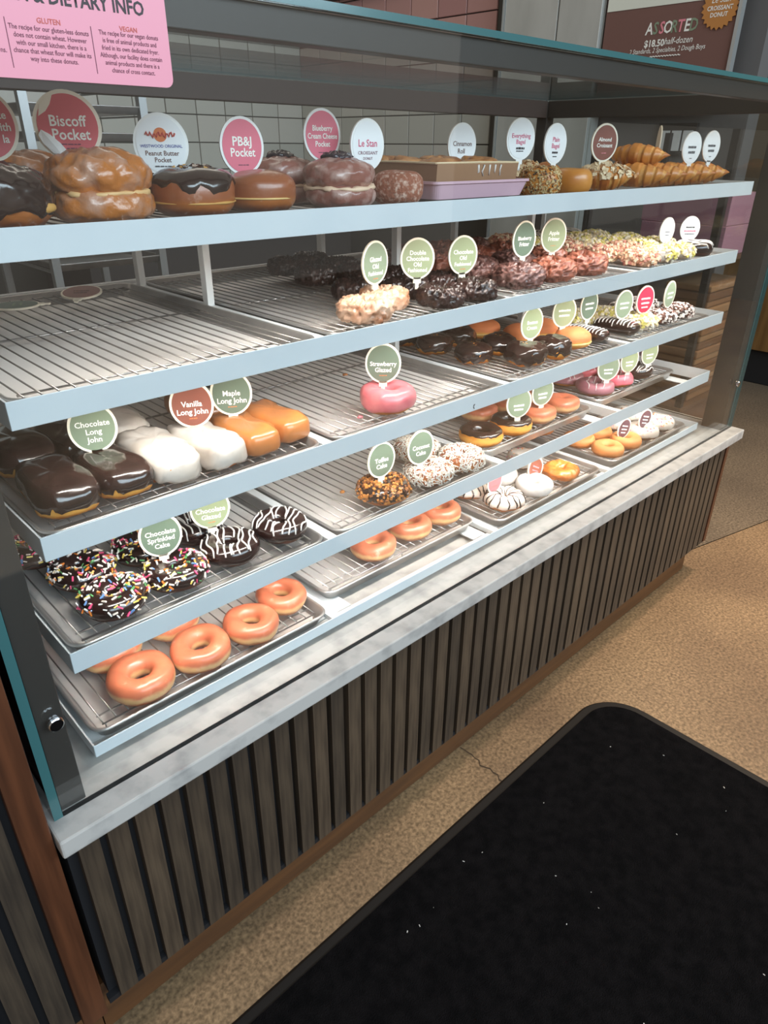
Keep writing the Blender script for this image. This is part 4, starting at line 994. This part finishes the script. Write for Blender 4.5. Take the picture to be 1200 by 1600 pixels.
mb.add([(x, -.0023, z) for x, z in pk]+[(x, -.0017, z) for x, z in pk], [tuple(range(6)), tuple(range(6, 12))[::-1]]+[(i, 6+i, 6+(i+1) % 6, (i+1) % 6) for i in range(6)])
mb.obj('bare_patch', M_cream, b)
s_ = sign('Peanut', 'white', [('WESTWOOD ORIGINAL', .0052, -.002, 'n'), ('Peanut Butter', .0082, -.0105, 'b'), ('Pocket', .0082, -.0185, 'b'), ('#', [(-.026, .022, .0018)], 'g')], SP['Peanut'], 'white oval sign with orange emblem above chocolate topped donut', rx=.0355)
mb = MB(); loft(mb, [[(.0085*math.cos(2*PI*k/20), -.0020, .0115+.0085*math.sin(2*PI*k/20)) for k in range(20)], [(.0085*math.cos(2*PI*k/20), -.0024, .0115+.0085*math.sin(2*PI*k/20)) for k in range(20)]])
mb.obj('emblem', INK['o'], s_)
mb = MB(); rnd = random.Random(4)
mb.tube([(-.019+.038*k/24, -.0026, .0115+.003*math.sin(k*1.9)+.001*math.sin(k*.7)) for k in range(25)], .0011, 4); mb.obj('script_mark', INK['r'], s_)
sign('PBJ', 'pink', [('PB&J', .0165, .0055, 'w'), ('Pocket', .0155, -.0085, 'w', 0, .88), note('m')], SP['PBJ'], 'rose oval sign reading PB&J Pocket', board='white_foamboard')
sign('Blueberry', 'pink', [('Blueberry', .0108, .0095, 'w', 0, .85), ('Cream Cheese', .0108, -.0015, 'w', 0, .82), ('Pocket', .0108, -.0125, 'w', 0, .9), note('m')], SP['Blueberry'], 'rose oval sign reading Blueberry Cream Cheese Pocket', board='white_foamboard')
sign('LeStan', 'white', [('Le Stan', .0145, .002, 'p', 0, .9), ('CROISSANT', .0068, -.0115, 'm', 0, 1.1), ('DONUT', .0055, -.0195, 'm')], SP['LeStan'], 'white oval sign with pink script above the sugared pastry')
sign('Cinnamon', 'white', [('Cinnamon', .0118, .002, 'b', 0, .92), ('Roll', .0118, -.0105, 'b', -.002)], SP['Cinnamon'], 'white oval sign reading Cinnamon Roll in the card box')
sign('Everything', 'white', [('Everything', .0112, .0055, 'p'), ('Bagel', .0112, -.005, 'p'), ('#', [(-.016, .020, .004), (-.021, .018, .002)], 'k')], SP['Everything'], 'white oval sign reading Everything Bagel')
sign('Plain', 'white', [('Plain', .0122, .0075, 'p'), ('Bagel', .0122, -.004, 'p'), ('#', [(-.0155, .018, .004), (-.023, .012, .002)], 'k')], SP['Plain'], 'white oval sign reading Plain Bagel')
sign('Almond', 'brown', [('Almond', .0108, .006, 'w'), ('Croissant', .0108, -.0055, 'w'), ('#', [(-.020, .012, .0014)], 'pk')], SP['Almond'], 'brown oval sign reading Almond Croissant', board='cream_foamboard')
for k, l in (('wa', 'white oval sign on the croissants, left of the pair at the right end'), ('wb', 'white oval sign on the croissants, right of the pair at the right end')):
    sign(k, 'white', [('#', [(.002, .030, .006), (-.010, .024, .006)], 'g'), ('#', [(-.024, .008, .002)], 'g')], SP[k], l)
sign('edge', 'white', [], SP['edge'], 'oval sign seen edge-on among the croissants', board='cream_foamboard')
sign('GlazedOF', 'green', [('Glazed', .0115, .006, 'w'), ('Old', .0115, -.006, 'w'), ('Fashioned', .0105, -.0175, 'w', 0, .9), ('#', [(-.0265, .012, .0012)], 'o')], SP['GlazedOF'], 'sage oval sign reading Glazed Old Fashioned')
sign('DoubleOF', 'lgreen', [('Double', .0112, .0105, 'w'), ('Chocolate', .0112, .0, 'w'), ('Old', .0112, -.0105, 'w'), ('Fashioned', .0105, -.0205, 'w', 0, .9)], SP['DoubleOF'], 'light sage oval sign reading Double Chocolate Old Fashioned')
sign('ChocOF', 'lgreen', [('Chocolate', .0115, .006, 'w'), ('Old', .0115, -.0055, 'w'), ('Fashioned', .0105, -.017, 'w', 0, .92), ('#', [(-.0265, .012, .0012)], 'o')], SP['ChocOF'], 'light sage oval sign reading Chocolate Old Fashioned')
sign('BlueFr', 'dgreen', [('Blueberry', .0105, .002, 'w'), ('Fritter', .0115, -.010, 'w')], SP['BlueFr'], 'dark sage oval sign reading Blueberry Fritter')
sign('AppleFr', 'lgreen', [('Apple', .012, .005, 'w'), ('Fritter', .012, -.008, 'w'), ('#', [(-.022, .014, .0012)], 'o')], SP['AppleFr'], 'light sage oval sign reading Apple Fritter')
sign('wc', 'white', [('#', [(-.004, .02, .003), (-.012, .016, .003)], 'g')], SP['wc'], 'white oval sign on the pale crumb donuts, turned away left', rx=.030, rz=.034)
sign('wd', 'white', [('#', [(.004, .028, .004)], 'k'), ('#', [(-.006, .036, .003)], 'p'), ('#', [(-.014, .03, .003)], 'g')], SP['wd'], 'white oval sign with pink line on the pale crumb donuts', rx=.030, rz=.034)
sign('CLJ', 'green', [('Chocolate', .0118, .006, 'w'), ('Long', .0118, -.006, 'w'), ('John', .0118, -.018, 'w')], SP['CLJ'], 'sage oval sign reading Chocolate Long John')
sign('VLJ', 'brown', [('Vanilla', .0125, .001, 'w'), ('Long John', .0125, -.0115, 'w'), ('#', [(-.022, .012, .0014)], 'o')], SP['VLJ'], 'brown oval sign reading Vanilla Long John')
sign('MLJ', 'dgreen', [('Maple', .0125, .000, 'w'), ('Long John', .0125, -.0125, 'w'), ('#', [(-.0225, .014, .0014)], 'o')], SP['MLJ'], 'dark sage oval sign reading Maple Long John')
sign('Straw', 'dgreen', [('Strawberry', .0118, -.001, 'w', 0, .92), ('Glazed', .0118, -.0125, 'w'), ('#', [(-.0225, .014, .0014)], 'o')], SP['Straw'], 'dark sage oval sign reading Strawberry Glazed')
sign('Boston', 'lgreen', [('Boston', .0118, .002, 'w'), ('Cream', .0118, -.0105, 'w')], SP['Boston'], 'light sage oval sign reading Boston Cream')
for k, f_, l in (('g3a', 'lgreen', 'light sage sign behind the sugared donut'), ('g3b', 'dgreen', 'dark sage sign just right of the sugared donut'), ('g3c', 'green', 'sage oval sign behind the striped chocolate roll'), ('red', 'crimson', 'crimson oval sign above the white crumb donut'), ('g3d', 'green', 'narrow sage oval sign at the right of the third shelf')):
    sign(k, f_, [('#', [(.004, .034, .005), (-.008, .030, .005)], 'w')] + ([('#', [(-.019, .024, .004)], 'w')] if k == 'red' else []), SP[k], l)
sign('CSC', 'dgreen', [('Chocolate', .0118, .005, 'w'), ('Sprinkled', .0118, -.0065, 'w'), ('Cake', .0118, -.018, 'w')], SP['CSC'], 'dark sage oval sign reading Chocolate Sprinkled Cake')
sign('CG', 'lgreen', [('Chocolate', .0125, -.003, 'w'), ('Glazed', .0125, -.0155, 'w'), ('#', [(-.0255, .012, .0014)], 'o')], SP['CG'], 'light sage oval sign reading Chocolate Glazed')
sign('Toffee', 'dgreen', [('Toffee', .0135, .000, 'w'), ('Cake', .0135, -.013, 'w')], SP['Toffee'], 'dark sage oval sign reading Toffee Cake')
sign('Coconut', 'dgreen', [('Coconut', .0128, .001, 'w'), ('Cake', .0128, -.0125, 'w')], SP['Coconut'], 'dark sage oval sign reading Coconut Cake')
for k, f_, l in (('g4a', 'green', 'sage sign above the chocolate topped ring donuts'), ('g4b', 'green', 'sage sign above the filled glazed donuts'), ('g4c', 'green', 'sage sign over the mauve ring donuts'), ('g4d', 'lgreen', 'light sage sign over the pink ring donut'), ('g4e', 'lgreen', 'light sage sign at the right end of the fourth shelf')):
    sign(k, f_, [('#', [(-.006, .028, .005), (-.016, .024, .005)], 'w')], SP[k], l)
sign('r5', 'red', [('#', [(-.012, .02, .002)], 'r')], SP['r5'], 'coral oval sign above the striped donuts on the bottom shelf', rx=.026, rz=.032)
sign('b5', 'brown', [('#', [(.004, .024, .004), (-.006, .022, .003)], 'pk')], SP['b5'], 'tilted brown oval sign behind the powdered donut', rx=.026, rz=.030, rot=(-.2, .45, math.radians(-15)))
for k, l in (('p5a', 'plum oval sign beside the plain cake donuts'), ('p5b', 'plum oval sign among the white sprinkled donuts')):
    sign(k, 'plum', [('#', [(.008, .026, .004), (-.002, .024, .004), (-.012, .020, .004)], 'w')], SP[k], l, rx=.027, rz=.031, rot=(0, .25, math.radians(SP[k][3])))
# two signs that fell over in the empty pan
sign('f1', 'dgreen', [('#', [(.004, .03, .005), (-.008, .026, .005)], 'gr')], (.205, .575, ZR[1]+.0022, 0), 'fallen sage sign lying flat in the empty pan, nearer one', rot=(-PI/2, 0, 1.2), rx=.038, rz=.040)
sign('f2', 'brown', [('#', [(.004, .03, .005), (-.008, .026, .005)], 'b')], (.335, .595, ZR[1]+.0072, 0), 'fallen sign lying tilted at the back of the empty pan', rot=(-PI/2+.13, 0, -.6), rx=.038, rz=.040)

# ------------------------------------------------------------------ pink allergen notice on the glass
nt_ = empty('allergen_notice', (.02, GY-.004, 1.47)); tag(nt_, 'pink allergen and dietary notice fixed to the glass', 'notice')
mb = MB(); A = rrect(-.22, .196, -.060, .105, .008, 5); loft(mb, [[(x, .0, z) for x, z in A], [(x, -.003, z) for x, z in A]])
mb.obj('notice_panel', mat('pink_notice', rgb(222, 146, 164), 0.4), nt_)
def ntext(t, sz, x, z, ink, bold=.0, sx=.95, ls=1.0):
    me = text_mesh(t, sz, INK[ink], bold, sx=sx, ls=ls); me.transform(RXZ); mobj('lettering', me, nt_, (x, -.0034, z))
def fit(t, sz, x, z, ink, W, bold=.0, ls=1.0, align='CENTER'):
    me = text_mesh(t, sz, INK[ink], bold, ls=ls, align=align); xs = [v.co.x for v in me.vertices]; k = W/(max(xs)-min(xs))
    me.transform(Matrix.Diagonal((k, 1, 1, 1))); me.transform(RXZ); mobj('lettering', me, nt_, (x, -.0034, z))
fit('ALLERGEN & DIETARY INFO', .0158, .173, .0038, 'k', .176, .022, align='RIGHT')
fit('GLUTEN', .0058, .078, -.0147, 'r', .021, .015)
fit('The recipe for our gluten-less donuts\ndoes not contain wheat. However\nwith our small kitchen, there is a\nchance that wheat flour will make its\nway into these donuts.', .0055, .0777, -.0325, 'm', .0715, .006, 1.06)
fit('VEGAN', .0056, .154, -.0138, 'r', .018, .015)
fit('The recipe for our vegan donuts\nis free of animal products and\nfried in its own dedicated fryer.\nAlthough, our facility does contain\nanimal products and there is a\nchance of cross contact.', .0055, .154, -.0333, 'm', .064, .006, 1.09)
fit('ns.', .0055, .034, -.0391, 'm', .005, .006)
for xx in (.0398, .1164):
    mb = MB(); mb.box(xx-.0003, xx+.0003, -.0034, -.0030, -.052, -.0145); mb.obj('divider', INK['m'], nt_)

# ------------------------------------------------------------------ kitchen and room behind
fr = empty('steel_refrigerator', (3.2, 1.55, 0)); tag(fr, 'tall stainless steel refrigerator beside the menu board', 'refrigerator')
M_inox = mat('brushed_stainless', rgb(198, 198, 192), 0.35, .25, col2=rgb(180, 180, 174), scale=6, stretch=(1, 1, .3))
part('body', (3.20, 3.262, 1.276, 1.836, .01, 2.3), M_inox, fr)
part('door', (3.172, 3.199, 1.280, 1.510, .1, 2.28), M_inox, fr, .003); part('door', (3.172, 3.199, 1.518, 1.832, .1, 2.28), M_inox, fr, .003)
part('trim_strip', (3.166, 3.199, 1.8335, 1.8455, .1, 2.28), mat('pale_steel', rgb(200, 204, 204), .3, .7), fr)

bd = empty('menu_board', (3.19, .95, 1.9)); tag(bd, 'brown and cream menu board listing assorted donuts', 'menu board')
part('board', (3.19, 3.215, .66, 1.262, 1.50, 2.3), mat('menu_brown', rgb(118, 84, 76), .45), bd)
part('cream_panel', (3.187, 3.1899, .664, 1.258, 1.905, 2.3), mat('menu_cream', rgb(226, 228, 214), .45), bd)
part('metal_edge', (3.180, 3.216, .645, .659, 1.50, 2.3), mat('pale_steel', rgb(200, 204, 204), .3, .7), bd)
RB = Matrix.Rotation(-PI/2, 4, 'Z') @ RXZ
def btext(t, sz, y, z, ink, bold=0, sx=1, sh=0.0, d=0.0):
    me = text_mesh(t, sz, INK[ink], bold, sx=sx, shear=sh); me.transform(RB); o = mobj('lettering', me); o.parent = bd; o.matrix_parent_inverse = Matrix.Translation(-Vector(bd.location)); o.location = (3.1885-d, y, z)
yy = 1.038
for ch, ink, wd in zip('ASSORTED', ['w', 'gr', 'pk', 'w', 'gr', 'pk', 'w', 'gr'], [1]*8):
    btext(ch, .062, yy, 1.822, ink, .02, .8, .1); yy -= .0285
btext('$18.50', .036, 1.005, 1.768, 'w', .03, .95); btext('half-dozen', .034, .895, 1.772, 'w', .005, .9, .2)
btext('2 Standards, 2 Specialties, 2 Dough Boys', .026, .945, 1.742, 'w', .004, .82, .2)
mb = MB(); mb.tube([(0, .07*(1-2*k/30), .002*math.sin(k*2.3)) for k in range(31)], .0022, 4)
o = mb.obj('lettering', M_txt); o.parent = bd; o.matrix_parent_inverse = Matrix.Translation(-Vector(bd.location)); o.location = (3.187, .945, 1.719)
mb = MB(); n = 44; ring = [((.078 if k % 2 else .067)*math.cos(2*PI*k/n), (.078 if k % 2 else .067)*math.sin(2*PI*k/n)) for k in range(n)]
loft(mb, [[(0, y, z) for y, z in ring], [(-.003, y, z) for y, z in ring]])
o = mb.obj('starburst', mat('copper_print', rgb(190, 128, 66), .45)); o.parent = bd; o.matrix_parent_inverse = Matrix.Translation(-Vector(bd.location)); o.location = (3.1865, .735, 1.872)
btext('Le Stan', .030, .735, 1.898, 'w', .005, .9, .2, .006); btext('CROISSANT', .022, .735, 1.870, 'w', .02, .9, 0, .006); btext('DONUT', .022, .735, 1.847, 'w', .02, .9, 0, .006)

nf = empty('wall_notice', (3.26, .85, 1.34)); tag(nf, 'dark framed notice with three pale sheets on the grey wall', 'frame')
part('frame', (3.245, 3.267, .765, .945, 1.335, 1.462), mat('black_frame', rgb(40, 38, 38), .5), nf)
for k in range(3): part('sheet', (3.241, 3.2449, .778+.054*k, .822+.054*k, 1.350, 1.432), mat('pale_sheet', rgb(206, 208, 206), .6), nf)

# baker's rack behind the case
sr = empty('tray_rack', (.93, 2.0, 0)); tag(sr, 'steel tray trolley standing behind the case at left', 'rack')
M_al = mat('aluminium', rgb(170, 172, 172), .4, .7)
for xx in (.713, 1.118):
    for yy in (1.80, 2.35): part('upright', (xx, xx+.028, yy, yy+.028, .005, 1.75), M_al, sr)
    for k in range(9): part('runner', (xx+.004, xx+.024, 1.829, 2.349, .95+.082*k, .955+.082*k), M_al, sr)
for k in range(9):
    if k in (4,): continue
    b_ = mobj('sheet_pan', PAN, None, (.726, 1.80, .957+.082*k)); b_.scale = ((1.132-.726)/TWID, .84, 1)
    tag(b_, 'dark sheet pan on the tray trolley, %s slot from the bottom' % ['first', 'second', 'third', 'fourth', 'fifth', 'sixth', 'seventh', 'eighth', 'ninth'][k], 'baking tray', 'pans on the trolley')
pc = empty('prep_counter', (1.6, 3.2, 0)); tag(pc, 'dark prep counter along the tiled back wall', 'counter')
part('body', (1.30, 3.1, 2.95, 3.60, .005, .86), mat('dark_cabinet', rgb(64, 58, 56), .5), pc)
part('worktop', (1.28, 3.12, 2.92, 3.61, .8605, .90), M_inox, pc, .003)

# storage shelf with boxes beyond the right end
su = empty('storage_shelf', (2.8, .42, 0)); tag(su, 'dark metal storage shelf beyond the right end of the case', 'shelf')
M_dk = mat('black_metal', rgb(36, 34, 34), .5)
for xx in (2.50, 3.08):
    for yy in (.27, .80): part('upright', (xx, xx+.025, yy, yy+.025, .005, 1.42), M_dk, su)
for zz in (.16, .42, .985): part('shelf_board', (2.49, 3.115, .265, .83, zz, zz+.014), mat('brown_board', rgb(86, 62, 46), .6), su)
M_pbox = mat('pink_card', rgb(146, 106, 122), .6)
for n, (b_, l) in enumerate([((2.60, 2.86, .285, .62, 1.0, 1.105), 'lower pink pastry box on the upper storage shelf'), ((2.61, 2.87, .29, .63, 1.106, 1.215), 'upper pink pastry box on the upper storage shelf')]):
    tag(bevel(box_obj('pastry_box', b_, M_pbox), .002), l, 'box', 'pink pastry boxes')
pb = box_obj('pastry_box', (2.55, 2.75, .50, .74, .435, .650), M_pbox); tag(bevel(pb, .002), 'pink pastry box with round dark hole on the lower storage shelf', 'box', 'pink pastry boxes')
mb = MB(); mb.tube([(2.5495, .56, .585), (2.5485, .56, .585)], .022, 20); mb.obj('round_hole', mat('dark_hole', rgb(28, 24, 26), .9), pb)
rnd = random.Random(6)
M_kr = [mat('kraft_%d' % k, c, .8) for k, c in enumerate((rgb(120, 84, 54), rgb(98, 66, 42), rgb(134, 100, 68)))]
z = .435
KN = ['lowest', 'second', 'third', 'fourth', 'fifth', 'sixth', 'seventh', 'eighth', 'ninth', 'tenth', 'eleventh', 'twelfth', 'thirteenth', 'fourteenth', 'fifteenth']
for k in range(15):
    h = rnd.uniform(.024, .038); dx = rnd.uniform(-.012, .012)
    o = bevel(box_obj('kraft_bundle', (2.59+dx, 2.92+dx, .285+dx*.6, .470+dx*.6, z, z+h-.001), M_kr[k % 3]), .006)
    tag(o, 'brown kraft bag bundle, %s from the bottom of the stack' % KN[k], 'paper bags', 'kraft bundle stack'); z += h
# lower crate
o = bevel(box_obj('storage_crate', (2.56, 3.04, .29, .78, .175, .40), mat('crate_brown', rgb(92, 62, 46), .6)), .004); tag(o, 'brown crate on the lowest board of the storage shelf', 'crate')

# far side of the shop
fw_ = struct(box_obj('wall_far', (7.5, 7.6, -6, 9, 0, 3.2), mat('dim_wall', rgb(96, 84, 66), .7))); fw_['label'] = 'dim far wall of the shop'
ct = empty('service_counter', (4.9, .9, 0)); tag(ct, 'wood fronted service counter far behind the case', 'counter')
part('toe_kick', (4.62, 5.3, .35, 1.8, .004, .22), M_dk, ct)
part('front', (4.58, 5.3, .33, 1.8, .2205, 1.02), mat('tan_wood', rgb(134, 96, 52), .5, col2=rgb(112, 78, 40), scale=5, stretch=(1, 6, .6)), ct)
part('top', (4.55, 5.32, .31, 1.82, 1.0205, 1.06), M_dk, ct)
